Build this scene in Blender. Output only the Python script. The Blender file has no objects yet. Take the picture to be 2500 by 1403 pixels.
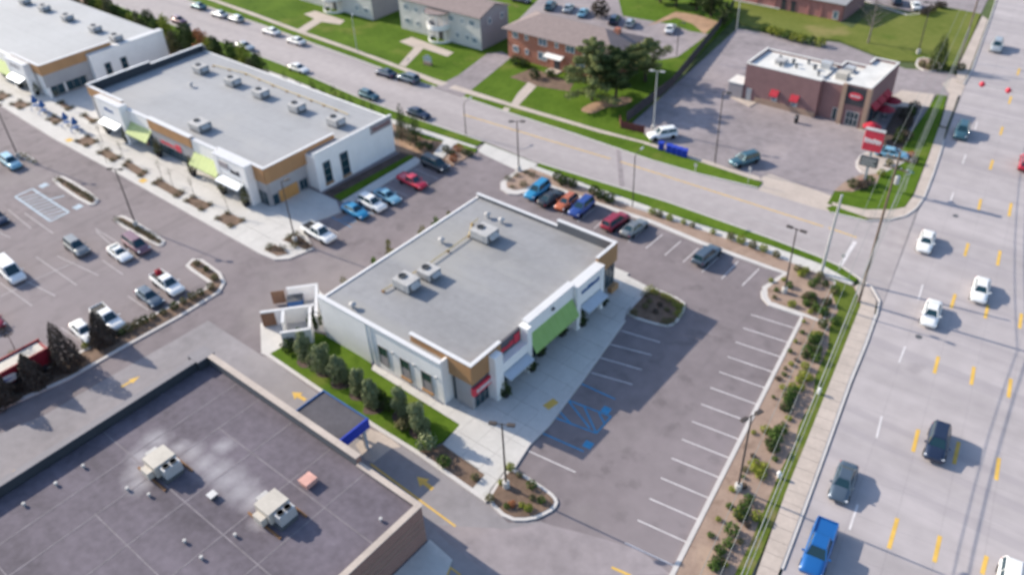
import bpy, bmesh, math, random
from mathutils import Vector, Matrix
R = math.radians
S = bpy.context.scene
COL = S.collection
# ---------------------------------------------------------------- camera, sky, sun, exposure
cd = bpy.data.cameras.new('camera'); cam = bpy.data.objects.new('camera', cd); COL.objects.link(cam)
cam.location = (0, 0, 63); cam.rotation_euler = (0.918632, 0.040726, 0.683457)
cd.sensor_width = 36; cd.lens = 29.5; cd.clip_start = 0.5; cd.clip_end = 3000
cd.dof.use_dof = True; cd.dof.focus_distance = 24; cd.dof.aperture_fstop = 0.25
S.camera = cam
W = bpy.data.worlds.new('World'); S.world = W; W.use_nodes = True
nt = W.node_tree; bg = nt.nodes['Background']
sky = nt.nodes.new('ShaderNodeTexSky'); sky.sky_type = 'NISHITA'; sky.sun_disc = False
SUN_EL = R(27.5); SUN_DIR = R(7.5)          # light travels towards +x, a little +y
sky.sun_elevation = SUN_EL
sky.sun_rotation = R(270) - SUN_DIR
sky.air_density = 1.0; sky.dust_density = 1.0; sky.ozone_density = 1.5
nt.links.new(sky.outputs[0], bg.inputs[0]); bg.inputs[1].default_value = 0.15
sl = bpy.data.lights.new('sun', 'SUN'); sl.energy = 4.3; sl.angle = R(0.55); sl.color = (1.0, 0.90, 0.74)
so = bpy.data.objects.new('sun', sl); COL.objects.link(so); so.location = (-60, 40, 120)
dv = Vector((math.cos(SUN_DIR) * math.cos(SUN_EL), math.sin(SUN_DIR) * math.cos(SUN_EL), -math.sin(SUN_EL)))
so.rotation_euler = dv.to_track_quat('-Z', 'Y').to_euler()
S.view_settings.view_transform = 'Standard'; S.view_settings.look = 'None'
S.view_settings.exposure = 0.62; S.view_settings.gamma = 1.0; S.view_settings.use_curve_mapping = False

# ---------------------------------------------------------------- materials
def mat(name, c, rough=0.85, var=0.12, scale=0.6, metal=0.0, coat=0.0, bump=0.0, spec=0.3, c2=None, streak=None, island=0.0, blotch=None):
    m = bpy.data.materials.new(name); m.use_nodes = True
    n = m.node_tree.nodes; L = m.node_tree.links; b = n['Principled BSDF']
    b.inputs['Roughness'].default_value = rough; b.inputs['Metallic'].default_value = metal
    b.inputs['Specular IOR Level'].default_value = spec
    if coat: b.inputs['Coat Weight'].default_value = coat; b.inputs['Coat Roughness'].default_value = 0.06
    if var <= 0 and not c2:
        b.inputs['Base Color'].default_value = (*c, 1); return m
    g = n.new('ShaderNodeNewGeometry'); mp = n.new('ShaderNodeMapping'); L.new(g.outputs['Position'], mp.inputs[0])
    if streak:
        mp.inputs['Rotation'].default_value = (0, 0, streak[0]); mp.inputs['Scale'].default_value = streak[1]
    n1 = n.new('ShaderNodeTexNoise'); n1.inputs['Scale'].default_value = scale; n1.inputs['Detail'].default_value = 6; n1.inputs['Roughness'].default_value = 0.62
    L.new(mp.outputs[0], n1.inputs['Vector'])
    n2 = n.new('ShaderNodeTexNoise'); n2.inputs['Scale'].default_value = scale * 9; n2.inputs['Detail'].default_value = 4
    L.new(g.outputs['Position'], n2.inputs['Vector'])
    mx = n.new('ShaderNodeMix'); mx.data_type = 'FLOAT'; mx.inputs[0].default_value = 0.35
    L.new(n1.outputs[0], mx.inputs[2]); L.new(n2.outputs[0], mx.inputs[3])
    fac = mx.outputs[0]
    if island:
        m3 = n.new('ShaderNodeMix'); m3.data_type = 'FLOAT'; m3.inputs[0].default_value = island
        L.new(fac, m3.inputs[2]); L.new(g.outputs['Random Per Island'], m3.inputs[3]); fac = m3.outputs[0]
    cr = n.new('ShaderNodeValToRGB')
    lo = tuple(max(0, x * (1 - var * 2.2)) for x in c); hi = tuple(min(1, x * (1 + var * 2.2)) for x in c)
    if c2: lo, hi = c, c2
    k = 0.0 if island else 0.28
    cr.color_ramp.elements[0].position = k; cr.color_ramp.elements[1].position = 1 - k
    cr.color_ramp.elements[0].color = (*lo, 1); cr.color_ramp.elements[1].color = (*hi, 1)
    L.new(fac, cr.inputs[0]); out = cr.outputs[0]
    for bl in (blotch or ()):
        # soft stains, worn patches and wheel tracks: (colour, scale, threshold, strength, stretch)
        nb = n.new('ShaderNodeTexNoise'); nb.inputs['Scale'].default_value = bl[1]; nb.inputs['Detail'].default_value = 5
        mb_ = n.new('ShaderNodeMapping'); mb_.inputs['Location'].default_value = (bl[1]*37, 11, 5); L.new(g.outputs['Position'], mb_.inputs[0]); L.new(mb_.outputs[0], nb.inputs['Vector'])
        if len(bl) > 4: mb_.inputs['Rotation'].default_value = (0, 0, bl[4][0]); mb_.inputs['Scale'].default_value = bl[4][1]
        mr = n.new('ShaderNodeMapRange'); mr.interpolation_type = 'SMOOTHSTEP'; mr.inputs[1].default_value = bl[2]; mr.inputs[2].default_value = bl[2]+.14; mr.inputs[4].default_value = bl[3]; L.new(nb.outputs[0], mr.inputs[0])
        mm = n.new('ShaderNodeMix'); mm.data_type = 'RGBA'; L.new(mr.outputs[0], mm.inputs[0]); L.new(out, mm.inputs[6]); mm.inputs[7].default_value = (*bl[0], 1); out = mm.outputs[2]
    L.new(out, b.inputs['Base Color'])
    if bump:
        bp = n.new('ShaderNodeBump'); bp.inputs['Strength'].default_value = bump; bp.inputs['Distance'].default_value = 0.05
        L.new(n2.outputs[0], bp.inputs['Height']); L.new(bp.outputs[0], b.inputs['Normal'])
    return m
def brickmat(name, c, c2, mortar, sx=0.9):
    m = bpy.data.materials.new(name); m.use_nodes = True
    n = m.node_tree.nodes; L = m.node_tree.links; b = n['Principled BSDF']; b.inputs['Roughness'].default_value = 0.9
    g = n.new('ShaderNodeNewGeometry'); sp = n.new('ShaderNodeSeparateXYZ'); L.new(g.outputs['Position'], sp.inputs[0])
    ad = n.new('ShaderNodeMath'); ad.operation = 'ADD'; L.new(sp.outputs[0], ad.inputs[0]); L.new(sp.outputs[1], ad.inputs[1])
    cb = n.new('ShaderNodeCombineXYZ'); L.new(ad.outputs[0], cb.inputs[0]); L.new(sp.outputs[2], cb.inputs[1])
    t = n.new('ShaderNodeTexBrick'); t.inputs['Scale'].default_value = 1.0; t.inputs['Brick Width'].default_value = 0.4 * sx; t.inputs['Row Height'].default_value = 0.13 * sx
    t.inputs['Mortar Size'].default_value = 0.012
    t.inputs['Color1'].default_value = (*c, 1); t.inputs['Color2'].default_value = (*c2, 1); t.inputs['Mortar'].default_value = (*mortar, 1)
    L.new(cb.outputs[0], t.inputs['Vector']); L.new(t.outputs[0], b.inputs['Base Color'])
    return m
M = {}
def dm(k, *a, **kw): M[k] = mat(k, *a, **kw)
RD = 1.723        # heading of the main road
dm('ground', (.075, .10, .035), var=.25, scale=.05)
dm('asphalt', (.212, .182, .192), .9, .13, .07, bump=.1, blotch=[((.13,.112,.118), .45, .56, .55), ((.27,.235,.245), .10, .52, .5, (0, (.35, .06, 1))), ((.15,.13,.138), .35, .57, .4, (0, (1, .05, 1))), ((.28,.25,.25), .06, .56, .5)])
dm('asphalt_dark', (.095, .09, .105), .9, .14, .2)
dm('asphalt_grey', (.285, .25, .262), .9, .16, .09, bump=.1, blotch=[((.19,.17,.18), .25, .56, .5), ((.36,.31,.31), .09, .55, .5)])
dm('lane', (.27, .25, .262), .9, .10, .12, bump=.1, blotch=[((.20,.185,.195), .3, .58, .5), ((.34,.31,.31), .08, .55, .5)])
dm('road', (.405, .368, .376), .85, .10, .05, streak=(-RD, (.12, 3.0, 1)), bump=.05, blotch=[((.33,.30,.318), .35, .52, .5, (-RD, (.03, 1.6, 1))), ((.27,.245,.255), .22, .64, .5)])
dm('road_joint', (.22, .205, .215), .9, .1)
dm('street', (.375, .338, .342), .85, .09, .08, streak=(0, (.12, 1.6, 1)), bump=.05, blotch=[((.30,.27,.28), .3, .53, .5, (0, (.03, 1.4, 1))), ((.25,.225,.235), .2, .62, .5)])
dm('concrete', (.55, .53, .51), .85, .06, .25)
dm('concrete_tan', (.48, .41, .365), .88, .09, .35)
dm('kerb', (.56, .53, .515), .85, .06, .5)
dm('joint', (.2, .19, .18), .9, .1)
dm('grass', (.048, .098, .008), .95, .1, .16, c2=(.118, .188, .022), bump=.5, spec=.08, blotch=[((.18,.19,.045), .13, .57, .55), ((.035,.075,.006), .5, .58, .5), ((.20,.17,.07), .35, .66, .6)])
dm('grass_verge', (.07, .10, .015), .95, .1, .3, c2=(.14, .18, .035), bump=.5, spec=.08, blotch=[((.24,.19,.10), .35, .56, .6), ((.20,.19,.05), .9, .58, .5)])
dm('grass_dry', (.09, .125, .02), .95, .1, .09, c2=(.19, .20, .055), bump=.4, spec=.08, blotch=[((.30,.24,.11), .09, .56, .6), ((.07,.12,.015), .16, .58, .6)])
dm('mulch', (.17, .115, .085), .95, .25, .7, bump=.6)
dm('mulch_tan', (.25, .175, .14), .95, .22, .5, c2=(.39, .285, .225), bump=.6, blotch=[((.20,.135,.10), .6, .55, .6), ((.45,.33,.25), .3, .6, .6)])
dm('mulch_dark', (.10, .07, .06), .95, .25, .7, bump=.6)
dm('soil', (.36, .23, .15), .95, .2, .4, bump=.4)
dm('white_paint', (.62, .59, .60), .8, .12, .8)
dm('faded_paint', (.42, .395, .405), .85, .12, .8)
dm('yellow_paint', (.66, .42, .10), .8, .12, .8)
dm('blue_paint', (.06, .26, .46), .8, .15, .8)
dm('blue_paint_pale', (.40, .48, .56), .8, .15, .8)
dm('white_wall', (.83, .81, .80), .8, .04, .3)
dm('grey_wall', (.36, .35, .36), .75, .06, .5)
dm('dark_wall', (.10, .095, .11), .6, .06, .5)
dm('cap', (.64, .635, .65), .5, .03, .5)
dm('roof_grey', (.280, .280, .294), .8, .085, .12, streak=(.6, (.35, 1.4, 1)), blotch=[((.33,.325,.32), .12, .52, .7, (.0, (.25, 1, 1))), ((.235,.235,.245), .2, .57, .6)])
dm('roof_light', (.345, .348, .366), .75, .05, .1, streak=(.3, (.4, 1.2, 1)), blotch=[((.39,.385,.39), .08, .54, .6), ((.30,.305,.32), .15, .58, .6)])
dm('roof_white', (.42, .425, .44), .7, .05, .1)
dm('roof_bright', (.64, .63, .61), .75, .10, .4)
dm('roof_dark', (.130, .112, .137), .85, .20, .16, streak=(.2, (.5, 1.3, 1)))
dm('roof_stain', (.33, .315, .335), .85, .25, .5)
dm('seam', (.2, .185, .2), .85, .1, 1); dm('roof_seam', (.205, .185, .205), .85, .2, .8)
dm('coping_grey', (.235, .22, .235), .8, .06, .4)
dm('parapet_shaded', (.045, .05, .062), .8, .08, .4)  # darker copy of the parapet colour with the shade painted in
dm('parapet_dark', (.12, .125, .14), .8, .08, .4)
dm('wood', (.42, .235, .115), .6, .07, .5, streak=(0, (1, 1, .1)))
dm('wood_joint', (.23, .12, .06), .8, .1)
dm('wood_orange', (.50, .26, .09), .7, .08, .8)
dm('glass', (.016, .045, .062), .06, 0, spec=.6)
dm('glass_light', (.13, .19, .25), .12, 0, spec=.6)
dm('frame', (.28, .28, .29), .45, .04, 1, metal=.4)
dm('canopy', (.50, .55, .62), .3, .04, .5, metal=.3)
dm('sunlit_awning', (.50, .57, .27), .8, .06, .8)  # lit copy of the green awning, strong sun put into the paler colour
dm('green_awning', (.28, .44, .15), .8, .06, .8)
dm('sunlit_seam', (.40, .47, .2), .8, .06, .8)  # seams for the lit awning copy, paled by the same painted-in sun
dm('green_seam', (.20, .37, .09), .8, .06, .8)
dm('red_sign', (.62, .05, .08), .5, .06, 1)
dm('blue_sign', (.03, .10, .28), .5, .05, 1)
dm('dark_sign', (.05, .05, .06), .5, .05, 1)
dm('metal', (.52, .52, .53), .45, .06, .8, metal=.3)
dm('metal_dark', (.12, .125, .135), .5, .08, .8, metal=.3)
dm('unit_white', (.44, .43, .43), .6, .10, .9)
dm('unit_beige', (.50, .46, .41), .6, .07, .8)
dm('grille', (.03, .035, .04), .6, .05, 2)
dm('pipe_yellow', (.60, .45, .19), .6, .08, .8)
dm('pole_bronze', (.075, .062, .058), .5, .05, 1)
dm('pole_grey', (.42, .42, .42), .55, .06, 1)
dm('pole_wood', (.17, .125, .095), .9, .15, 1.2)
dm('wire', (.10, .10, .11), .6, 0)
dm('wire_light', (.24, .255, .25), .6, 0)
dm('brown_wall', (.25, .145, .145), .85, .07, .6)
dm('tan_wall', (.36, .25, .19), .85, .06, .6)
dm('brick_pink', (.42, .19, .18), .9, .10, .8)
dm('shingle', (.255, .205, .20), .95, .09, 1.5)
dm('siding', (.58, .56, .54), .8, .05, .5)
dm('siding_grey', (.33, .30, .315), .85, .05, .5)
dm('fence_dark', (.075, .062, .068), .9, .15, 1.2)
dm('fence_brown', (.14, .045, .045), .9, .12, 1.2)
dm('gate_brown', (.24, .135, .085), .85, .1, 1)
dm('green_box', (.09, .19, .17), .5, .08, .8)
dm('blue_bin', (.02, .05, .42), .5, .08, 1)
dm('truck_red', (.24, .015, .03), .55, .06, 1); dm('red_plain', (.40, .02, .04), .6, .06, 1)
dm('pink_box', (.62, .34, .29), .7, .1, 1)
dm('tyre', (.018, .018, .02), .8, 0)
dm('rim', (.45, .45, .46), .35, 0, metal=.6)
dm('trim_black', (.02, .02, .022), .5, 0)
dm('headlight', (.75, .77, .8), .15, 0)
dm('taillight', (.42, .015, .02), .3, 0)
dm('bark', (.10, .072, .055), .95, .2, 2)
dm('bark_grey', (.20, .17, .155), .95, .2, 2)
def leaf(k, a, b): dm(k, a, .8, .1, .5, c2=b, island=.75, spec=.15)
leaf('leaf_green', (.028, .060, .012), (.125, .19, .045))
leaf('leaf_dark', (.018, .035, .012), (.09, .12, .04))
leaf('leaf_yellow', (.12, .15, .02), (.38, .40, .07))
leaf('leaf_sage', (.06, .085, .03), (.38, .42, .23))
leaf('leaf_brown', (.035, .028, .024), (.13, .105, .085))
leaf('leaf_pine', (.05, .07, .025), (.30, .33, .13))
leaf('leaf_orange', (.25, .09, .04), (.50, .20, .09))
leaf('leaf_olive', (.07, .07, .03), (.24, .22, .11))
dm('pot', (.025, .026, .03), .5, .05, 1)
BRICK_SW = brickmat('brick_brown', (.30, .155, .125), (.235, .125, .105), (.36, .26, .22)); M['brick_brown'] = BRICK_SW
M['brick_red'] = brickmat('brick_red', (.42, .135, .075), (.34, .10, .06), (.45, .30, .24))

# ---------------------------------------------------------------- mesh helpers
class MB:
    def __init__(s): s.v = []; s.f = []
    def add(s, vs, fs):
        o = len(s.v); s.v += [tuple(v) for v in vs]; s.f += [tuple(i + o for i in f) for f in fs]; return s
    def box(s, x0, y0, z0, x1, y1, z1):
        if x0 > x1: x0, x1 = x1, x0
        if y0 > y1: y0, y1 = y1, y0
        return s.add([(x0,y0,z0),(x1,y0,z0),(x1,y1,z0),(x0,y1,z0),(x0,y0,z1),(x1,y0,z1),(x1,y1,z1),(x0,y1,z1)],
              [(3,2,1,0),(4,5,6,7),(0,1,5,4),(1,2,6,5),(2,3,7,6),(3,0,4,7)])
    def obox(s, c, sx, sy, z0, z1, rz=0):
        co, si = math.cos(rz), math.sin(rz); q = []
        for z in (z0, z1):
            for a, b in ((-1,-1),(1,-1),(1,1),(-1,1)):
                x, y = a*sx/2, b*sy/2; q.append((c[0]+x*co-y*si, c[1]+x*si+y*co, z))
        return s.add(q, [(3,2,1,0),(4,5,6,7),(0,1,5,4),(1,2,6,5),(2,3,7,6),(3,0,4,7)])
    def prism(s, poly, z0, z1):
        if area(poly) < 0: poly = poly[::-1]
        n = len(poly)
        vs = [(x, y, z0) for x, y in poly] + [(x, y, z1) for x, y in poly]
        fs = [tuple(range(n, 2*n))] + [(i, (i+1) % n, n+(i+1) % n, n+i) for i in range(n)]
        return s.add(vs, fs)
    def quad(s, *p): return s.add(p, [tuple(range(len(p)))])
    def tube(s, pts, r, n=6, r2=None, caps=True):
        pts = [Vector(p) for p in pts]; rings = []
        for i, p in enumerate(pts):
            d = (pts[min(i+1, len(pts)-1)] - pts[max(i-1, 0)]).normalized()
            a = d.orthogonal().normalized(); b = d.cross(a)
            rr = r if r2 is None else r + (r2 - r) * i / (len(pts)-1)
            rings.append([p + (a*math.cos(2*math.pi*k/n) + b*math.sin(2*math.pi*k/n))*rr for k in range(n)])
        vs = [q for g in rings for q in g]; fs = []
        for i in range(len(pts)-1):
            for k in range(n):
                fs.append((i*n+k, i*n+(k+1) % n, (i+1)*n+(k+1) % n, (i+1)*n+k))
        if caps: fs += [tuple(range(n))[::-1], tuple(range((len(pts)-1)*n, len(pts)*n))]
        return s.add(vs, fs)
    def lathe(s, prof, n=12, c=(0,0,0), axis='z'):
        vs = []
        for r, z in prof:
            for k in range(n):
                a = 2*math.pi*k/n
                v = (r*math.cos(a), r*math.sin(a), z) if axis == 'z' else (r*math.cos(a), z, r*math.sin(a))
                vs.append((c[0]+v[0], c[1]+v[1], c[2]+v[2]))
        fs = [(i*n+k, i*n+(k+1) % n, (i+1)*n+(k+1) % n, (i+1)*n+k) for i in range(len(prof)-1) for k in range(n)]
        if prof[0][0] > .001: fs.append(tuple(range(n))[::-1])
        if prof[-1][0] > .001: fs.append(tuple(range((len(prof)-1)*n, len(prof)*n)))
        return s.add(vs, fs)
    def loft(s, rings, caps=True):
        n = len(rings[0]); vs = [v for r in rings for v in r]
        fs = [(i*n+k, i*n+(k+1) % n, (i+1)*n+(k+1) % n, (i+1)*n+k) for i in range(len(rings)-1) for k in range(n)]
        if caps: fs += [tuple(range(n))[::-1], tuple(range((len(rings)-1)*n, len(rings)*n))]
        return s.add(vs, fs)
    def mesh(s, name, m=None, smooth=False, bevel=0):
        me = bpy.data.meshes.new(name); me.from_pydata(s.v, [], s.f)
        bm = bmesh.new(); bm.from_mesh(me); bmesh.ops.recalc_face_normals(bm, faces=bm.faces)
        if bevel:
            bmesh.ops.bevel(bm, geom=bm.edges[:], offset=bevel, segments=1, affect='EDGES', clamp_overlap=True)
        bm.to_mesh(me); bm.free()
        if m: me.materials.append(M[m] if isinstance(m, str) else m)
        if smooth:
            for p in me.polygons: p.use_smooth = True
        return me
    def leafmesh(s, name, m):
        me = bpy.data.meshes.new(name); me.from_pydata(s.v, [], s.f); me.materials.append(M[m]); return me
def area(p): return sum(p[i][0]*p[(i+1) % len(p)][1] - p[(i+1) % len(p)][0]*p[i][1] for i in range(len(p)))/2
def link(name, me, parent=None, loc=None, rz=0, kind=None):
    o = bpy.data.objects.new(name, me); COL.objects.link(o)
    if parent: o.parent = parent
    if loc is not None: o.location = loc
    if rz: o.rotation_euler = (0, 0, rz)
    if kind: o['kind'] = kind
    return o
def part(name, mb, m, parent=None, kind=None, smooth=False, loc=None, bevel=0):
    return link(name, mb.mesh(name, m, smooth, bevel), parent, loc, 0, kind)
def struct(name, mb, m, parent=None): return part(name, mb, m, parent, None if parent else 'structure')
def tag(o, label, cat, group=None):
    o['label'] = label; o['category'] = cat
    if group: o['group'] = group
    return o
def thing(name, label, cat, loc=(0,0,0), rz=0, group=None):
    o = bpy.data.objects.new(name, None); COL.objects.link(o); o.empty_display_size = .5
    o.location = loc if len(loc) == 3 else (*loc, 0); o.rotation_euler = (0, 0, rz)
    return tag(o, label, cat, group)
def copy_tree(o, parent=None):
    c = o.copy(); COL.objects.link(c); c.parent = parent
    for ch in o.children: copy_tree(ch, c)
    return c
def chaikin(p, it=1, closed=True):
    for _ in range(it):
        q = []; n = len(p)
        for i in range(n if closed else n-1):
            a, b = p[i], p[(i+1) % n]
            q += [(a[0]*.75+b[0]*.25, a[1]*.75+b[1]*.25), (a[0]*.25+b[0]*.75, a[1]*.25+b[1]*.75)]
        if not closed: q = [p[0]] + q + [p[-1]]
        p = q
    return p
def inset(p, d):
    if area(p) < 0: p = p[::-1]
    n = len(p); out = []
    for i in range(n):
        a, b, c = Vector(p[i-1]), Vector(p[i]), Vector(p[(i+1) % n])
        e1, e2 = (b-a).normalized(), (c-b).normalized()
        n1, n2 = Vector((-e1.y, e1.x)), Vector((-e2.y, e2.x))
        m = (n1+n2); m = m.normalized() if m.length > 1e-5 else n1
        k = min(2.0, 1/max(.3, m.dot(n1))); q = b + m*d*k; out.append((q.x, q.y))
    return out
def sheet(name, poly, z, m, parent=None): return struct(name, MB().prism(poly, z-.05, z), m, parent)
def strip(path, w, z0, z1):
    mb = MB(); L = []; Rr = []
    for i, p in enumerate(path):
        a = Vector(path[max(i-1, 0)]); b = Vector(path[min(i+1, len(path)-1)]); d = (b-a).normalized(); nn = Vector((-d.y, d.x))*w/2
        L.append((p[0]+nn.x, p[1]+nn.y)); Rr.append((p[0]-nn.x, p[1]-nn.y))
    for i in range(len(path)-1): mb.prism([L[i], L[i+1], Rr[i+1], Rr[i]], z0, z1)
    return mb
def kerb(path, w=.22, h=.14, m='kerb'): return struct('kerb', strip(path, w, -.02, h), m)
def clip(poly, a, b, c):
    out = []
    for i in range(len(poly)):
        p, q = poly[i], poly[(i+1) % len(poly)]; dp = a*p[0]+b*p[1]-c; dq = a*q[0]+b*q[1]-c
        if dp >= 0: out.append(p)
        if (dp >= 0) != (dq >= 0):
            t = dp/(dp-dq); out.append((p[0]+(q[0]-p[0])*t, p[1]+(q[1]-p[1])*t))
    return out
def slabs(pname, cname, poly, z, ang, w, l, m, mj='joint', gap=.03, th=.03, minA=.15, z0=-.02):
    base = struct(pname, MB().prism(poly, z0, z-th), mj)
    ux, uy = math.cos(ang), math.sin(ang)
    us = [p[0]*ux+p[1]*uy for p in poly]; vs = [-p[0]*uy+p[1]*ux for p in poly]
    u = min(us); rng = random.Random(len(poly))
    while u < max(us):
        v = min(vs)
        while v < max(vs):
            c = clip(poly, ux, uy, u+gap/2); c = c and clip(c, -ux, -uy, -(u+w-gap/2))
            c = c and clip(c, -uy, ux, v+gap/2); c = c and clip(c, uy, -ux, -(v+l-gap/2))
            if c and len(c) > 2 and abs(area(c)) > minA:
                part(cname, MB().prism(c, z-th-.01, z+rng.uniform(-.004, .004)), m, base)
            v += l
        u += w
    return base
def island(poly, bed='mulch', rounds=1, kw=.3, h=.14, name='planting_bed'):
    p = chaikin(poly, rounds); k = struct('kerb', MB().prism(p, -.02, h), 'kerb')
    part(name, MB().prism(inset(p, kw), h-.02, h+.03), bed, k); return k
_lz = [0]
def line(parent, a, b, w=.11, z=.012, m='white_paint', name='painted_line'):
    _lz[0] = (_lz[0]+1) % 9; z += _lz[0]*.0004
    return part(name, strip([a, b], w, z-.004, z), m, parent)
# ---------------------------------------------------------------- foliage
def leafcloud(shape, n, size, seed, mb=None, asp=.6):
    rng = random.Random(seed); mb = mb or MB()
    for _ in range(n):
        p, nrm = shape(rng)
        d = Vector((nrm[0]+rng.uniform(-.9,.9), nrm[1]+rng.uniform(-.9,.9), nrm[2]+rng.uniform(-.7,.9)))
        d = d.normalized() if d.length > .01 else Vector((0,0,1))
        a = d.orthogonal().normalized(); b = d.cross(a); t = rng.uniform(0, 6.28)
        a, b = a*math.cos(t)+b*math.sin(t), b*math.cos(t)-a*math.sin(t)
        s = size*rng.uniform(.6, 1.35); p = Vector(p)
        mb.quad(p-a*s*.5, p-b*s*.5*asp+d*s*.12, p+a*s*.5, p+b*s*.5*asp+d*s*.12)
    return mb
def ell(rx, ry, rz, cz, shell=.55, cut=-9):
    def f(r):
        while True:
            v = Vector((r.gauss(0,1), r.gauss(0,1), r.gauss(0,1))).normalized(); k = shell+(1-shell)*r.random()**.6
            p = (v.x*rx*k, v.y*ry*k, cz+v.z*rz*k)
            if p[2] > cut: return p, v
    return f
def cone(r0, h, z0=.1, pw=1.0, top=.04):
    def f(r):
        t = 1-math.sqrt(r.random()); a = r.uniform(0, 6.283); lump = 1+.18*math.sin(a*5+t*11)+.08*math.sin(a*9-t*23)
        rad = (r0*(1-t)**pw+top)*(.5+.5*r.random()**.5)*lump
        return (rad*math.cos(a), rad*math.sin(a), z0+t*h), Vector((math.cos(a), math.sin(a), .3))
    return f
def column(rad, h, z0=.1):
    def f(r):
        t = r.random(); a = r.uniform(0, 6.283); prof = (.72+.28*math.sin(min(1, t*1.6)*math.pi*.5))*(1-max(0, (t-.62)/.38)**2.2*.85)
        k = rad*max(.12, prof)*(.55+.45*r.random()**.5)*(1+.12*math.sin(a*4+t*9)+.08*math.sin(t*21+a*2))
        return (k*math.cos(a), k*math.sin(a), z0+t*h), Vector((math.cos(a), math.sin(a), .5))
    return f
def clumps(rad, h, seed, n=13):
    # a loose many-stemmed bush: overlapping leaf clumps of uneven size and height
    rg = random.Random(seed); C_ = []
    for i in range(n):
        t = (i+.5)/n; a = rg.uniform(0, 6.283); d = rad*rg.uniform(.15, .62)*(1-.55*max(0, t-.55)/.45); rr = rad*rg.uniform(.34, .60)*(1-.35*max(0, t-.6)/.4)
        C_.append((d*math.cos(a), d*math.sin(a), .35+t*(h-.8), rr, rr*rg.uniform(.9, 1.7)))
    def f(r):
        c = r.choice(C_); v = Vector((r.gauss(0,1), r.gauss(0,1), r.gauss(0,1))).normalized(); k = .55+.45*r.random()**.6
        return (c[0]+v.x*c[3]*k, c[1]+v.y*c[3]*k, max(.05, c[2]+v.z*c[4]*k)), v
    return f
_pm = {}
def plantmesh(key, fn):
    if key not in _pm: _pm[key] = fn()
    return _pm[key]
def shrub_round(m, k):
    return plantmesh(('r', m, k), lambda: leafcloud(ell(.5, .5, .42, .38, .45, .02), 230, .17, 11+k).leafmesh('shrub', m))
def place(name, me, xy, sc, label, cat, group=None, rz=None, z=.1, sz=None):
    o = link(name, me, None, (xy[0], xy[1], z), random.uniform(0, 6.28) if rz is None else rz)
    o.scale = (sc, sc, sc if sz is None else sz); return tag(o, label, cat, group)
random.seed(5)

def nth(i):
    a = 'first second third fourth fifth sixth seventh eighth ninth tenth eleventh twelfth thirteenth fourteenth fifteenth sixteenth seventeenth eighteenth nineteenth twentieth'.split()
    if i < 20: return a[i]
    i += 1
    return {2: 'twenty-', 3: 'thirty-', 4: 'forty-'}[i//10]+a[i%10-1] if i % 10 else {3: 'thirtieth', 4: 'fortieth'}[i//10]
def ordinal(prefix, key, tail):
    # things that look alike are told apart by their place in their row
    L = {}
    for o in COL.objects:
        if o.parent is None and o.get('label', '').startswith(prefix): L.setdefault(o['label'], []).append(o)
    for lab, os in L.items():
        if len(os) > 1:
            for i, o in enumerate(sorted(os, key=key)): o['label'] = '%s, %s %s' % (lab, nth(i), tail)

# ================================================================ THE SETTING
struct('ground', MB().prism([(-900,-300),(500,-300),(500,1100),(-900,1100)], -.4, -.06), 'ground')
lot = sheet('parking_lot', [(-330,-20),(-330,86),(-205.50,91.72),(-187.51,91.31),(-156.45,89.93),(-131.04,89.32),(-110.36,88.50),(-97.57,88.26),(-81.03,88.71),(-69.84,88.62),(-59.98,88.56),(-48.07,88.78),(-32.46,88.60),(-25.31,87.72),(-20.80,86.86),(-18.89,83.85),(-15.83,64.97),(-13.78,51.11),(-8,20),(-8,-20)], 0, 'asphalt')
# pale concrete lane that wraps round the brick shop
lane = sheet('service_lane', [(-79.66,35.69),(-69.10,35.66),(-68.30,35.91),(-58.96,35.51),(-51.03,35.30),(-44.47,35.80),(-35.35,35.71),(-32.28,34.99),(-30.01,36.90),(-26.93,37.69),(-20.03,37.61),(-22,8),(-60,4),(-110,4),(-82.04,9.10),(-81.53,11.40),(-80.34,15.67),(-80.25,21.50),(-80.04,26.16),(-79.75,31.33)], .006, 'lane')
sheet('asphalt_patch', [(-31.86,34.47),(-29.93,36.79),(-26.35,38.14),(-21.40,39.78),(-17.84,39.29),(-29.97,29.95),(-34.80,30.04),(-37.76,30.52)], .010, 'asphalt_grey', lane)
# kerbs round the big left lot are part of the islands; main road and side street
KW = [(-7.80,26.72),(-10.74,45.41),(-11.73,51.76),(-13.17,60.65),(-14.82,70.57),(-15.80,77.73),(-16.70,83.11)]
KE = [(-20.67,108.29),(-20.83,112.09),(-21.99,119.89),(-23.83,130.47),(-26.34,146.04),(-28.12,159.25),(-32.60,187.43),(-37.67,216.73)]
road = struct('main_road', MB().prism(KW + [(-17.28,85.99),(-21.30,92.77),(-22.30,101.18)] + KE + [(-18,400),(13,400),(-5,250),(2,180),(9,120),(16,60),(24,-10),(8,-10)], -.06, -.002), 'road_joint')
def road_slabs():
    poly_all = KW + [(-17.28,85.99),(-21.30,92.77),(-22.30,101.18)] + KE[:-1]
    ux, uy = math.cos(RD), math.sin(RD); rng = random.Random(3); o = KW[0]; n = 0
    for i in range(-1, 46):
        for j in range(7):
            a0, a1 = i*4.6+.007, (i+1)*4.6-.007; b0, b1 = -3.4-j*3.6+3.4-.0, -3.4-(j+1)*3.6+3.4
            q = [(o[0]+ux*a-uy*(b), o[1]+uy*a+ux*(b)) for a, b in ((a0,b0-.007),(a1,b0-.007),(a1,b1+.007),(a0,b1+.007))]
            part('concrete_slab', MB().prism(q, -.05, .004+rng.uniform(-.001,.001)), 'road', road); n += 1
road_slabs()
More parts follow.
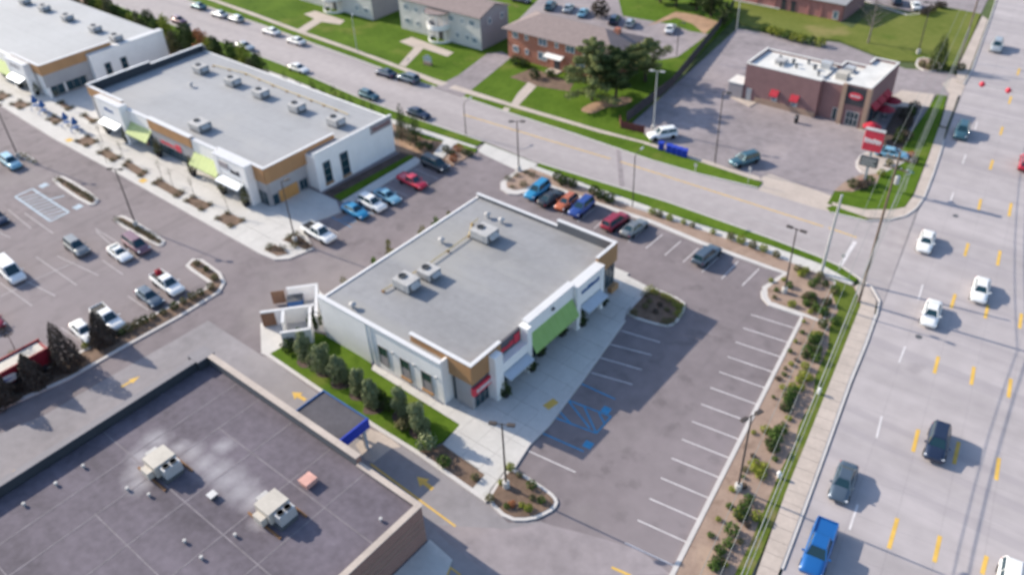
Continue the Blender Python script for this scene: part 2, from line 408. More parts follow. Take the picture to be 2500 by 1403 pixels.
street = sheet('side_street', [(-310.06,91.16),(-218.39,105.72),(-186.68,103.58),(-157.05,102.95),(-139.56,102.03),(-124.00,101.34),(-108.60,100.48),(-96.12,100.18),(-84.67,99.90),(-71.90,99.97),(-57.04,99.58),(-49.55,99.97),(-40.28,101.05),(-31.77,101.03),(-24.95,101.72),(-21.66,104.68),(-20.58,108.35),(-16.52,83.25),(-17.66,85.71),(-21.32,88.84),(-26.64,90.22),(-33.37,90.50),(-49.13,90.55),(-61.10,89.65),(-70.62,89.01),(-81.84,89.66),(-98.46,89.16),(-111.39,89.44),(-133.43,91.24),(-159.46,92.03),(-188.02,91.61),(-206.96,92.53),(-290.50,92.71)], .009, 'street')
kerb([(-289.55,92.32),(-206.66,92.36),(-188.02,91.61),(-159.46,92.03),(-133.43,91.24),(-111.39,89.44),(-98.46,89.16),(-82.32,89.50)], .2)
kerb([(-70.51,89.08),(-61.10,89.65),(-49.13,90.55),(-33.37,90.50),(-26.64,90.22),(-23.23,89.76),(-20.91,88.82),(-19.07,87.93),(-17.40,85.90),(-16.70,83.11)], .2)
kerb([(-218.39,105.72),(-186.68,103.58),(-157.05,102.95),(-139.56,102.03),(-124.00,101.34),(-108.60,100.48),(-103.15,100.45)], .2)
kerb([(-96.12,100.18),(-84.67,99.90),(-71.90,99.97),(-57.04,99.58),(-49.55,99.97),(-40.38,101.25)], .2)
kerb([(-29.45,101.02),(-24.95,101.72),(-22.64,103.62),(-21.25,105.85),(-20.74,108.49),(-20.83,112.09),(-21.99,119.89),(-23.83,130.47)], .2)
kerb([(x-.2, y) for x, y in KW[1:]], .55, .11); kerb([(-27.47,152.57),(-28.12,159.25),(-32.60,187.43),(-37.67,216.73)], .2)

# --- grass, verges, beds along the side street (raised 0.1)
GZ = .1
def lawn(poly, z=GZ, m='grass', name='lawn'): return struct(name, MB().prism(poly, -.05, z), m)
lawn([(-206.66,92.36),(-187.76,91.46),(-159.26,91.88),(-133.27,91.11),(-111.26,89.32),(-98.34,89.05),(-82.22,89.39),(-81.93,87.75),(-96.37,87.05),(-108.61,86.88),(-129.48,88.07),(-147.85,87.81),(-158.57,86.42),(-183.29,88.15),(-210.54,90.27)], name='verge')
lawn([(-70.44,88.98),(-61.03,89.55),(-49.07,90.45),(-33.33,90.41),(-26.60,90.14),(-23.35,89.56),(-21.01,88.55),(-21.11,87.65),(-25.99,88.94),(-32.67,89.03),(-42.82,88.20),(-53.13,88.11),(-61.85,88.10),(-70.15,88.10)], name='verge')
walk1 = slabs('pavement', 'paving_slab', [(-70.07,88.00),(-61.78,88.01),(-53.07,88.02),(-42.77,88.11),(-32.63,88.94),(-25.95,88.86),(-21.08,87.57),(-20.91,86.88),(-24.97,86.91),(-30.19,87.21),(-41.46,87.20),(-52.10,86.71),(-59.36,87.15),(-66.15,87.12),(-70.84,87.15)], .115, .05, 1.6, 3, 'concrete')
struct('planting_bed', MB().prism([(-245,79),(-90.8,79),(-96.26,86.94),(-108.48,86.77),(-129.33,87.95),(-147.66,87.68),(-158.37,86.28),(-183.05,88.00),(-210.24,90.11)], -.05, .05), 'mulch_tan')
struct('planting_bed', MB().prism([(-91.4,79),(-90.47,79.16),(-85.95,79.24),(-84.20,81.58),(-80.68,80.57),(-81.84,87.64),(-96.21,86.89)], -.05, .045), 'mulch')
slabs('pavement', 'paving_slab', [(-147.48,87.55),(-129.17,87.82),(-108.36,86.65),(-96.15,86.84),(-81.79,87.59),(-82.01,86.36),(-94.98,85.65),(-107.14,85.53),(-127.65,86.60),(-145.86,86.38)], .12, 0, 2, 4, 'concrete')
struct('bare_soil', MB().prism([(-95.71,83.90),(-93.37,84.98),(-89.10,84.98),(-87.37,81.65),(-88.95,79.56),(-91.02,79.44)], 0, .10), 'soil')
lawn([(-94.82,86.84),(-88.18,86.82),(-87.68,85.79),(-90.28,84.68),(-94.56,85.23)], .11)
slabs('footpath', 'paving_slab', [(-87.70,86.29),(-85.49,86.62),(-83.65,81.64),(-85.84,81.73)], .13, .78, 1.5, 1.5, 'concrete')
struct('planting_bed', MB().prism([(-84.98,85.96),(-80.76,85.92),(-80.80,80.80),(-83.44,81.79)], 0, .12), 'mulch_tan')
lawn([(-85.33,86.74),(-81.15,86.96),(-80.76,85.92),(-84.68,85.83)], .125)
slabs('driveway_apron', 'concrete_slab', [(-81.62,89.30),(-70.64,88.83),(-70.40,87.30),(-71.95,85.46),(-79.43,86.35),(-80.97,86.75)], .016, 0, 3, 3, 'concrete')
# long bed between pavement and the north parking row, with the corner bed
NB = [(-70.76,87.05),(-66.08,87.03),(-59.29,87.05),(-52.04,86.62),(-41.41,87.11),(-31.82,87.25),(-30.15,87.13),(-24.93,86.83),(-22.88,86.37),(-20.96,78.15),(-23.47,77.95),(-27.49,77.64),(-28.58,78.50),(-29.52,80.31),(-28.73,84.29),(-30.35,84.17),(-39.98,83.99),(-47.48,84.49),(-56.89,84.10),(-64.48,84.10),(-66.22,83.72),(-66.69,81.12),(-67.38,79.80),(-68.59,79.22),(-70.35,79.66),(-71.56,81.11),(-71.87,85.36)]
k = struct('kerb', MB().prism(NB, -.02, .14), 'kerb')
part('planting_bed', MB().prism([(-70.45,86.96),(-65.93,86.83),(-59.16,86.87),(-51.92,86.44),(-41.32,86.94),(-31.74,87.09),(-30.08,86.96),(-24.86,86.67),(-23.00,86.17),(-21.18,78.44),(-23.58,78.52),(-27.43,78.27),(-28.19,78.98),(-28.90,80.35),(-28.16,84.80),(-30.53,84.78),(-40.18,84.78),(-47.73,85.31),(-57.14,84.86),(-64.77,84.89),(-66.77,84.63),(-67.34,81.94),(-68.30,80.55),(-69.79,80.49),(-70.79,81.51),(-71.17,84.79)], .1, .17), 'mulch_tan', k)
# main-road side strip
struct('planting_bed', MB().prism([(-22.97,86.09),(-20.47,86.91),(-18.38,76.51),(-15.75,60.84),(-14.38,52.39),(-12.39,39.79),(-17.39,35.93),(-17.80,39.22),(-23.42,77.62),(-23.47,77.95),(-21.02,78.29)], -.03, .11), 'mulch_tan')
lawn([(-24.44,86.67),(-20.82,86.65),(-18.83,83.80),(-17.68,76.51),(-15.42,62.32),(-14.04,53.30),(-12.85,45.93),(-12.13,39.99),(-13.31,39.08),(-14.03,45.97),(-15.48,55.19),(-15.82,59.11),(-16.53,61.62),(-16.92,65.98),(-18.12,69.28),(-18.84,74.46),(-20.12,77.87),(-20.49,81.26),(-22.24,83.82)], .13, 'grass_verge', 'verge')
kerb([(-28.94,80.32),(-29.08,79.42),(-28.51,78.45),(-27.35,77.66),(-23.47,77.95),(-23.24,77.20),(-17.80,39.22),(-17.27,35.09)], .42, .15)
walk2 = slabs('pavement', 'paving_slab', [(-11.33,35.72),(-12.24,43.51),(-14.04,53.30),(-15.42,62.32),(-17.68,76.51),(-18.83,83.80),(-19.79,85.42),(-20.76,86.89),(-20.40,87.76),(-19.19,87.44),(-17.70,85.68),(-16.93,82.95),(-16.02,77.57),(-15.03,70.42),(-13.35,60.51),(-11.91,51.63),(-10.90,45.28),(-9.58,37.08)], .14, RD, 1.5, 5, 'concrete_tan', minA=.3)

# --- north side of the street: lawns, walks, the apartment plots
nlawn = struct('lawn', MB().prism([(-218.71,105.91),(-186.94,103.75),(-157.26,103.11),(-124.15,101.48),(-96.23,100.31),(-84.77,100.03),(-71.98,100.08),(-57.11,99.69),(-60.32,104.89),(-66.45,108.49),(-74.43,159.51),(-90.10,191.83),(-120,260),(-330,260),(-330,130)], -.05, GZ), 'grass')
fw = slabs('pavement', 'paving_slab', [(-196.75,108.50),(-178.12,107.29),(-164.89,106.68),(-147.73,105.51),(-127.98,104.68),(-115.87,103.85),(-105.34,103.10),(-99.22,103.09),(-88.11,102.99),(-69.05,103.50),(-60.51,104.10),(-60.15,103.52),(-68.40,102.55),(-87.17,101.85),(-98.47,101.48),(-104.27,101.41),(-114.60,102.59),(-126.70,103.50),(-146.20,104.25),(-163.11,105.34),(-176.40,106.07),(-196.23,107.01)], .115, .0, 1.6, 3, 'concrete_tan')
struct('driveway', MB().prism([(-103.15,100.45),(-96.12,100.18),(-100.34,119.15),(-103.59,119.96),(-105.41,117.77),(-103.10,106.83)], -.02, .112), 'asphalt_grey')
struct('footpath', MB().prism([(-116.02,103.99),(-114.24,103.99),(-117.80,112.63),(-110.92,112.17),(-111.25,114.42),(-119.67,115.29),(-124.22,115.78),(-124.59,112.60),(-119.63,111.94)], 0, .12), 'concrete_tan')
struct('footpath', MB().prism([(-148.15,105.52),(-145.45,105.29),(-147.23,111.32),(-142.43,112.37),(-143.42,114.66),(-153.90,115.24),(-154.45,112.41),(-149.94,111.66)], 0, .12), 'concrete_tan')
struct('footpath', MB().prism([(-87.17,102.64),(-85.66,102.69),(-88.04,111.04),(-90.37,111.61),(-89.05,107.01)], 0, .12), 'concrete_tan')
struct('planting_bed', MB().prism([(-94.55,111.43),(-94.05,114.44),(-93.63,116.99),(-87.34,116.25),(-83.28,115.72),(-81.84,112.50),(-88.04,111.04)], 0, .11), 'mulch')
struct('footpath', MB().prism([(-87.33,101.16),(-86.11,101.22),(-85.75,100.12),(-86.97,100.06)], 0, .121), 'concrete_tan')
struct('car_park', MB().prism([(-111.07,133.13),(-116.16,148.00),(-128.18,161.13),(-108.15,166.35),(-94.77,149.34),(-83.48,150.34),(-78.55,149.17),(-74.75,149.78),(-73.99,136.54),(-76.48,132.54),(-83.37,137.72),(-97.22,137.90)], 0, .112), 'asphalt_grey')
struct('dirt_path', MB().prism([(-87.30,147.05),(-86.68,157.43),(-82.12,158.00),(-76.30,156.90),(-75.42,149.34),(-80.24,152.98),(-84.82,154.26)], 0, .115), 'soil')
# --- restaurant plot
rlot = sheet('restaurant_car_park', [(-71.61,155.81),(-66.18,108.68),(-60.32,104.89),(-56.25,104.26),(-51.50,103.45),(-41.42,103.36),(-31.94,101.43),(-29.21,101.83),(-30.64,106.76),(-30.31,111.17),(-28.16,114.12),(-28.16,129.63),(-27.54,141.47),(-26.51,148.83),(-27.56,155.18),(-31.58,156.73),(-37.81,154.11),(-52.00,159.48),(-64.10,156.69)], .002, 'asphalt_grey')
lawn([(-57.11,99.69),(-49.61,100.08),(-40.44,101.36),(-40.48,103.01),(-41.89,103.02),(-53.09,103.27),(-59.25,103.15)], .105, name='verge')
slabs('pavement', 'paving_slab', [(-61.30,104.05),(-53.67,104.29),(-45.02,104.04),(-41.84,104.21),(-40.64,103.33),(-41.89,103.02),(-53.09,103.27),(-60.69,103.31)], .12, 0, 1.6, 3, 'concrete_tan')
sheet('driveway_apron', [(-40.87,102.89),(-41.37,104.84),(-40.76,105.99),(-31.21,105.27),(-29.44,101.28),(-31.64,101.00),(-40.18,100.84)], .013, 'concrete_tan')
lawn([(-30.81,102.90),(-31.28,106.31),(-31.04,109.24),(-30.40,111.39),(-28.72,114.01),(-28.11,123.18),(-28.88,134.26),(-29.81,146.21),(-28.30,146.45),(-25.33,131.58),(-24.01,122.94),(-22.23,111.63),(-22.11,108.03),(-23.00,106.63),(-26.22,104.34)], name='lawn')
lawn([(-30.47,101.83),(-29.88,102.90),(-25.83,102.58),(-24.88,102.26),(-25.71,101.54),(-29.45,101.02)], .11, name='verge')
slabs('pavement', 'paving_slab', [(-30.48,103.52),(-26.18,104.23),(-22.96,106.53),(-22.03,107.96),(-22.10,111.59),(-23.88,122.88),(-25.81,134.29),(-24.72,134.36),(-23.93,130.40),(-22.09,119.83),(-20.92,112.02),(-20.85,108.16),(-21.44,105.59),(-22.83,103.85),(-24.95,102.46),(-29.79,102.70)], .13, RD+.1, 1.5, 4, 'concrete_tan')
struct('planting_bed', MB().prism([(-31.37,106.52),(-31.17,109.57),(-30.13,113.02),(-27.90,115.02),(-27.33,111.86),(-29.26,107.74)], 0, .13), 'mulch_tan')
island([(-32.07,115.50),(-32.45,119.85),(-30.23,121.39),(-26.55,123.95),(-25.68,123.31),(-26.72,118.34),(-27.91,114.72),(-29.94,113.30)], 'concrete_tan', 1, .2, .12, 'concrete_pad')
struct('patio', MB().prism([(-35.60,141.71),(-35.21,144.54),(-30.14,145.99),(-29.30,140.46),(-35.74,136.45),(-32.98,126.30),(-35.65,126.49),(-36.30,129.88),(-39.96,128.09),(-38.69,126.65)], -.02, .12), 'concrete_tan')
struct('planting_bed', MB().prism([(-33.48,137.99),(-30.69,139.14),(-28.92,129.10),(-27.78,123.10),(-30.23,121.39),(-32.20,128.53)], -.02, .125), 'mulch_dark')
struct('footpath', MB().prism([(-58.99,128.51),(-58.42,130.13),(-52.99,126.63),(-53.28,124.52),(-57.37,126.00)], -.02, .12), 'concrete_tan')
lawn([(-77.73,163.14),(-80.69,173.49),(-58.26,170.71),(-52.91,167.89),(-53.39,180.08),(-46.71,180.06),(-43.24,189.45),(-34.82,189.06),(-32.76,175.77),(-30.46,158.56),(-31.86,157.63),(-37.02,158.19),(-40.73,156.19),(-52.40,160.47),(-63.44,157.12),(-71.97,158.30)], .09, 'grass_dry', 'lawn')
slabs('pavement', 'paving_slab', [(-34.23,188.04),(-32.67,186.29),(-28.41,159.06),(-27.68,152.83),(-28.77,153.33),(-30.35,158.63),(-32.63,175.85)], .12, RD, 1.5, 4, 'concrete_tan')
slabs('pavement', 'paving_slab', [(-26.96,148.13),(-26.09,143.02),(-24.89,134.92),(-25.84,134.96),(-28.08,146.60),(-28.02,148.60)], .12, RD+.1, 1.5, 4, 'concrete_tan')
sheet('driveway_apron', [(-29.86,154.69),(-27.42,154.24),(-26.50,147.67),(-28.06,147.40),(-30.54,151.12)], .014, 'concrete_tan')
sheet('far_car_park', [(-56.88,184.73),(-45.24,182.98),(-43.32,189.69),(-34.82,189.34),(-38.41,216.28),(-60,330),(-110,330),(-65.41,199.69)], .004, 'asphalt_grey')
kerb([(-56.78,184.48),(-46.53,180.74),(-45.01,182.27),(-43.24,189.45)], .3)
island([(-36.88,156.05),(-37.64,160.52),(-34.29,160.91),(-32.32,156.88),(-34.19,154.35)], 'mulch_tan', 1, .3)

# --- the plaza in front of the long shops
slabs('plaza', 'paving_slab', [(-196.75,49.18),(-175.10,49.58),(-164.93,49.60),(-142.81,48.70),(-124.92,48.80),(-103.10,48.53),(-85.68,48.34),(-83.31,48.67),(-81.98,49.86),(-81.41,52.37),(-81.21,53.34),(-86.68,55.80),(-85.02,61.68),(-87.73,63.29),(-93.76,63.27),(-94.3,60.5),(-94.3,57),(-143,57),(-143,66),(-159,66),(-159,57),(-215,57)], .14, 0, 3, 3, 'concrete', th=.04)
kerb([(-175.30,49.67),(-165.12,49.68),(-142.96,48.78),(-124.92,48.80),(-103.10,48.53),(-85.68,48.34),(-83.23,48.61),(-81.91,49.80),(-81.04,53.34)], .34, .15)
kerb([(-81.21,53.34),(-86.55,55.77),(-84.89,61.64),(-85.41,63.43),(-85.67,78.96)], .2, .15)
struct('planting_bed', MB().prism([(-91.01,63.78),(-90.47,79.16),(-87.69,79.47),(-87.19,63.67)], -.02, .12), 'mulch_dark')
lawn([(-89.05,63.89),(-88.76,79.37),(-87.69,79.47),(-87.19,63.67)], .135)
slabs('footpath', 'paving_slab', [(-87.05,63.63),(-87.54,79.41),(-85.85,79.15),(-85.36,63.46)], .14, 1.57, 2, 2, 'concrete')
for q in ([(-86.12,49.09),(-85.96,50.75),(-82.70,50.50),(-83.50,49.22)], [(-86.01,52.04),(-85.82,54.15),(-81.27,53.53),(-81.65,52.43)]):
    struct('planting_bed', MB().prism(q, .1, .19), 'mulch')
PB = [[(-163.10,50.64),(-163.44,52.71),(-159.68,52.97),(-159.32,50.74)],[(-151.10,51.59),(-151.77,53.29),(-148.27,53.15),(-147.70,51.43)],[(-138.71,50.11),(-138.92,52.65),(-135.16,52.57),(-134.96,50.26)],[(-131.67,50.32),(-131.64,52.05),(-126.59,51.69),(-126.43,50.16)],[(-124.19,50.43),(-125.10,51.90),(-118.53,51.54),(-117.99,50.07)],[(-115.21,50.06),(-115.50,51.52),(-108.18,51.34),(-107.79,49.90)],[(-106.30,49.97),(-106.52,51.51),(-101.86,51.87),(-101.55,49.90)],[(-98.36,49.78),(-98.39,51.89),(-94.26,52.05),(-94.43,49.74)],[(-156.12,56.22),(-156.33,57.11),(-151.43,56.73),(-151.33,55.59)],[(-147.43,56.06),(-147.34,56.71),(-142.66,56.61),(-142.60,55.50)],[(-169.29,50.67),(-170.44,52.51),(-166.96,52.68),(-166.22,50.19)]]
for i, q in enumerate(PB): struct('planting_bed', MB().prism(q, .1, .19), 'mulch')
# --- left lot islands
IA = [(-129.23,41.09),(-129.66,42.64),(-128.36,43.24),(-117.93,43.00),(-116.51,41.74),(-117.36,40.72)]
IB = [(-110.23,40.64),(-110.87,42.04),(-109.46,42.65),(-99.53,42.56),(-98.50,41.59),(-99.17,40.75)]
IC = [(-142.72,42.12),(-142.86,43.22),(-137.05,43.06),(-136.89,42.03)]
for q in (IA, IB, IC): island(q, 'mulch', 1, .5)
island([(-91.80,40.58),(-92.43,42.07),(-91.09,42.81),(-86.58,42.47),(-84.36,41.58),(-83.12,39.84),(-82.93,33.96),(-83.30,26.53),(-83.40,20.05),(-84.95,12.97),(-85.47,9.74),(-88.01,10.82),(-87.65,14.21),(-87.53,18.80),(-86.86,23.90),(-86.47,28.39),(-86.12,32.59),(-85.37,39.14),(-85.98,40.18),(-90.25,40.36)], 'mulch', 0, .45)
# --- round the centre shop
struct('lawn', MB().prism([(-68.53,36.26),(-68.29,38.36),(-69.78,41.26),(-65.31,42.54),(-58,42.2),(-57.17,41.48),(-43.74,41.22),(-43.62,38.45),(-44.70,36.02),(-50.29,35.93),(-59.25,35.99)], -.02, .13), 'grass')
kerb([(-69.56,36.01),(-68.49,36.11),(-59.15,35.91),(-50.20,35.85),(-44.62,35.95),(-37.26,35.69),(-35.28,35.64)], .45, .14)
struct('concrete_pad', MB().prism([(-73.95,39.13),(-72.62,42.02),(-74.26,47.88),(-71.05,47.13),(-66.11,42.86),(-69.48,41.02),(-68.17,38.27),(-68.60,36.20),(-69.75,36.04)], -.02, .07), 'concrete')
pl1 = slabs('pavement', 'paving_slab', [(-57.6,42.3),(-57.22,41.53),(-43.78,41.26),(-43.37,38.24),(-37.49,37.86),(-37.32,35.76),(-35.41,35.67),(-35.87,36.69),(-36.37,39.85),(-35.87,40.23),(-36.58,43.36),(-36.62,46.64),(-37.71,54.28),(-39.52,65.22),(-40.24,67.05),(-40.42,72.25),(-45.30,72.78),(-45.93,71.89),(-44,70.3),(-47,70),(-47,43.2),(-47,42.3)], .14, 0, 2.4, 2.4, 'concrete', th=.04)
kerb([(-35.84,40.19),(-36.51,43.35),(-36.55,46.62),(-37.64,54.25),(-39.44,65.19)], .3, .15)
struct('planting_bed', MB().prism([(-44.63,36.07),(-43.33,38.20),(-37.46,37.82),(-37.37,36.52),(-37.45,35.79)], -.02, .13), 'mulch')
island([(-35.22,35.57),(-35.84,36.71),(-36.25,39.82),(-35.74,40.20),(-31.31,40.10),(-30.08,39.72),(-29.76,38.92),(-29.91,38.05),(-30.66,36.40),(-32.43,35.05)], 'mulch', 1, .35)
island([(-39.70,66.03),(-40.24,67.05),(-40.42,72.25),(-39.81,72.59),(-35.69,72.42),(-34.79,71.24),(-34.30,68.05),(-35.09,66.83)], 'mulch', 1, .3)
slabs('footpath', 'paving_slab', [(-70.6,45.5),(-68.8,45.5),(-68.8,71.5),(-44,71.6),(-44,73.2),(-70.6,73.2)], .13, 0, 2, 2, 'concrete')
struct('planting_bed', MB().prism([(-68.8,45.5),(-65.6,45.5),(-65.6,71.4),(-68.8,71.4)], -.02, .12), 'mulch_tan')
# --- paint: road
rd = road
for a, b in ((((-4.47,52.88)),((-4.99,56.46))),(((-6.52,65.02)),((-7.07,68.19))),(((-8.41,77.22)),((-8.91,80.15))),(((-10.40,89.42)),((-10.82,92.36))),(((-12.26,100.94)),((-12.73,104.08))),(((-14.00,113.04)),((-14.52,116.03))),(((-15.80,125.11)),((-16.25,128.21))),(((-17.52,136.97)),((-17.97,140.03))),(((-19.37,149.07)),((-19.79,152.21))),(((-21.21,161.73)),((-21.65,164.85))),
    (((-1.00,53.85)),((-1.46,56.82))),(((-2.99,65.78)),((-3.47,68.89))),(((-4.86,77.71)),((-5.43,80.71))),(((-6.80,89.75)),((-7.23,92.49))),(((-8.51,101.18)),((-9.09,104.67))),(((-10.36,113.62)),((-10.97,117.24))),(((2.46,55.08)),((2.26,57.12))),(((0.62,66.13)),((0.10,69.07))),(((-1.35,78.01)),((-1.89,81.07))),(((-3.30,90.17)),((-3.79,93.05)))):
    line(road, a, b, .36, .012, 'yellow_paint', 'lane_dash')
for a, b in ((((-7.86,52.74)),((-8.31,55.80))),(((-9.90,64.71)),((-10.54,67.88))),(((-11.91,76.70)),((-12.29,79.72))),(((-13.88,88.77)),((-14.43,92.01))),(((-17.64,113.03)),((-18.01,115.69))),(((-19.44,124.63)),((-19.86,127.67))),(((-21.09,136.52)),((-21.59,139.61))),(((-7.86,70.95)),((-7.86,70.95)))):
    if a != b: line(road, a, b, .2, .012, 'white_paint', 'lane_dash')
line(street, (-24.30,96.21), (-23.78,90.11), .5, .02, 'white_paint', 'stop_line')
line(street, (-91.52,95.04), (-62.41,96.46), .2, .02, 'yellow_paint', 'centre_line'); line(street, (-60.64,96.60), (-29.00,97.22), .2, .02, 'yellow_paint', 'centre_line'); line(street, (-28.36,97.32), (-24.48,97.24), .2, .02, 'yellow_paint', 'centre_line')
line(street, (-44.67,93.58), (-25.95,93.87), .14, .02, 'faded_paint', 'lane_line')
# --- paint: stalls
A0, A1 = (-22.73,39.61), (-28.31,74.83)
for i in range(-1, 14):
    t = i/13; p = (A0[0]+(A1[0]-A0[0])*t, A0[1]+(A1[1]-A0[1])*t); line(lot, p, (p[0]+5.05, p[1]+.66), .13, .012, 'white_paint', 'stall_line')
for a, b in ((((-38.77,63.48)),((-34.20,64.37))),(((-38.66,60.72)),((-33.85,61.98))),(((-38.23,58.22)),((-33.41,59.33))),(((-37.56,55.67)),((-32.98,56.79))),(((-36.08,42.80)),((-30.83,43.42))),
    (((-45.22,83.29)),((-45.30,79.23))),(((-42.47,83.25)),((-42.52,79.30))),(((-39.83,83.18)),((-39.89,79.31))),(((-34.37,83.53)),((-34.30,78.98))),(((-31.56,83.61)),((-31.64,79.26))),(((-53.58,83.30)),((-53.43,79.11))),(((-47.95,83.28)),((-47.97,79.17))),(((-36.79,83.55)),((-36.91,78.87))),(((-56.39,83.39)),((-56.23,79.23))),(((-59.41,83.66)),((-59.09,79.50))),(((-62.01,83.46)),((-61.71,79.47))),(((-64.37,83.46)),((-64.23,79.42)))):
    line(lot, a, b, .13, .012, 'white_paint', 'stall_line')
for a, b in ((((-37.52,53.63)),((-33.22,53.86))),(((-36.37,45.50)),((-31.72,46.03))),(((-37.12,50.78)),((-32.19,51.54))),(((-36.77,47.95)),((-32.08,48.74))),(((-37.12,50.78)),((-32.98,48.89))),(((-37.10,49.02)),((-34.79,48.23))),(((-35.30,51.10)),((-32.08,48.74))),(((-33.68,51.36)),((-32.08,50.27))),(((-32.19,51.54)),((-32.08,48.74)))):
    line(lot, a, b, .18, .012, 'blue_paint', 'stall_line')
for c in (((-33.11,52.01)), ((-31.86,47.00))): part('wheelchair_bay_mark', MB().obox(c, .9, .9, .008, .012, .1), 'blue_paint', lot)
for a, b in ((((-110.56,38.18)),((-104.34,38.24))),(((-126.29,33.11)),((-118.26,32.67))),(((-108.37,31.48)),((-99.52,32.51))),(((-110.62,29.62)),((-99.82,29.67))),(((-108.70,23.85)),((-100.37,24.03))),(((-109.71,37.89)),((-102.66,37.15))),(((-92.24,32.45)),((-87.45,32.40))),(((-105.51,26.94)),((-105.01,32.15))),(((-105.64,22.44)),((-105.51,26.94))),(((-108.74,25.81)),((-99.91,26.85))),(((-93.06,24.11)),((-87.48,24.33))),(((-122.82,29.14)),((-118.42,29.74))),(((-102.33,34.67)),((-97.00,34.56))),(((-121.50,26.26)),((-110.16,26.70))),(((-123.29,34.14)),((-114.33,33.94)))):
    line(lot, a, b, .13, .012, 'faded_paint', 'stall_line')
HP = [(-129.25,35.55),(-129.36,38.28),(-118.00,38.19),(-117.86,35.31)]
for i in range(4): line(lot, HP[i], HP[(i+1) % 4], .3, .012, 'blue_paint_pale', 'hatched_bay')
for i in range(1, 10):
    t = i/10; a = (HP[0][0]+(HP[3][0]-HP[0][0])*t, HP[0][1]+(HP[3][1]-HP[0][1])*t); t2 = min(1, t+.10)
    line(lot, a, (HP[1][0]+(HP[2][0]-HP[1][0])*t2, HP[1][1]+(HP[2][1]-HP[1][1])*t2), .22, .012, 'blue_paint_pale', 'hatched_bay')
line(lot, (-124.07,38.21), (-123.13,40.17), .3, .012, 'blue_paint_pale', 'stall_line')
for c in (((-128.84,39.84)), ((-118.32,39.75))): part('wheelchair_bay_mark', MB().obox(c, 1.2, 1.2, .008, .012, .1), 'blue_paint_pale', lot)
# stalls of the row by the long shop
B0, B1_ = (-86.18,55.90), (-85.28,78.92)
for i in range(12):
    t = i/11; p = (B0[0]+(B1_[0]-B0[0])*t, B0[1]+(B1_[1]-B0[1])*t); line(lot, p, (p[0]+5.2, p[1]-.2), .12, .012, 'blue_paint' if i in (2, 3, 4) else 'faded_paint', 'stall_line')
for k in range(4):
    p = (B0[0]+(B1_[0]-B0[0])*(2.2+k*.22)/11, B0[1]+(B1_[1]-B0[1])*(2.2+k*.22)/11); line(lot, (p[0]+2.2, p[1]-.3), (p[0]+4.6, p[1]+.4), .14, .012, 'blue_paint', 'hatched_bay')
def arrow(a, b, w=.5, name='lane_arrow'):
    a, b = Vector(a), Vector(b); d = (b-a).normalized(); n = Vector((-d.y, d.x)); L = (b-a).length; h = a+d*L*.5
    P_ = [a+n*w*.35, h+n*w*.35, h+n*w, b, h-n*w, h-n*w*.35, a-n*w*.35]
    part(name, MB().prism([(p.x, p.y) for p in P_], .008, .018), 'yellow_paint', lane)
arrow((-77.60,22.99), (-77.46,25.22), .45); arrow((-59.49,34.03), (-61.61,33.92), .6); arrow((-40.36,33.58), (-42.62,33.78), .6); arrow((-74.79,10.85), (-75.04,9.04), .45)
line(lane, (-47.37,32.16), (-35.80,31.79), .2, .018, 'yellow_paint'); line(lane, (-34.23,28.36), (-32.06,28.34), .15, .018, 'yellow_paint'); line(lane, (-32.98,27.63), (-33.25,28.34), .15, .018, 'yellow_paint'); line(lane, (-22.29,36.83), (-20.55,37.15), .25, .018, 'yellow_paint')
for px in ([(-116.96,49.73),(-140.00,49.92)]): part('tactile_pad', MB().obox(px, 1.3, 1.0, .14, .152, 0), 'yellow_paint', pl1)
part('tactile_pad', MB().obox((-38.10,49.15), .9, 1.5, .14, .152, -.15), 'yellow_paint', pl1)
part('ramp', MB().prism([(-39.43,51.43),(-37.76,51.36),(-37.03,47.18),(-38.79,47.75)], .13, .147), 'concrete', pl1)
part('painted_line', MB().prism([(-63.54,99.85),(-63.01,100.21),(-56.14,90.83),(-56.77,90.39)], .01, .0135), 'asphalt_grey', street)
# covers in the road
for i, c in enumerate([(-15.97,109.75),(-11.65,82.17),(-38.14,49.20)]):
    if i < 2: part('manhole_cover', MB().lathe([(.0,.013),(.38,.013),(.38,.0)], 14, (c[0], c[1], 0)), 'metal_dark', road)

# ================================================================ BUILDINGS
def bx(b, name, m, x0, y0, z0, x1, y1, z1, bevel=0): return part(name, MB().box(x0, y0, z0, x1, y1, z1), m, b, bevel=bevel)
def face_box(ax, p, out, a0, a1, z0, z1, mb):
    # a box lying on the wall plane p (ax 'x' or 'y'), reaching 'out' beyond it
    if ax == 'x': mb.box(p, a0, z0, p+out, a1, z1)
    else: mb.box(a0, p, z0, a1, p+out, z1)
    return mb
def window(b, ax, p, s, a0, a1, z0, z1, nv=1, nh=1, fr='frame', gl='glass', name='window', w=.09):
    if a0 > a1: a0, a1 = a1, a0
    mb = MB(); o = .09*s
    face_box(ax, p, o, a0, a1, z1-w, z1, mb); face_box(ax, p, o, a0, a1, z0, z0+w, mb)
    face_box(ax, p, o, a0, a0+w, z0+w, z1-w, mb); face_box(ax, p, o, a1-w, a1, z0+w, z1-w, mb)
    for i in range(1, nv):
        c = a0+(a1-a0)*i/nv; face_box(ax, p, o*.9, c-w*.4, c+w*.4, z0+w, z1-w, mb)
    for i in range(1, nh):
        c = z0+(z1-z0)*i/nh; face_box(ax, p, o*.85, a0+w, a1-w, c-w*.4, c+w*.4, mb)
    f = part(name, mb, fr, b)
    part('pane', face_box(ax, p, .04*s, a0+w*.5, a1-w*.5, z0+w*.5, z1-w*.5, MB()), gl, f); return f
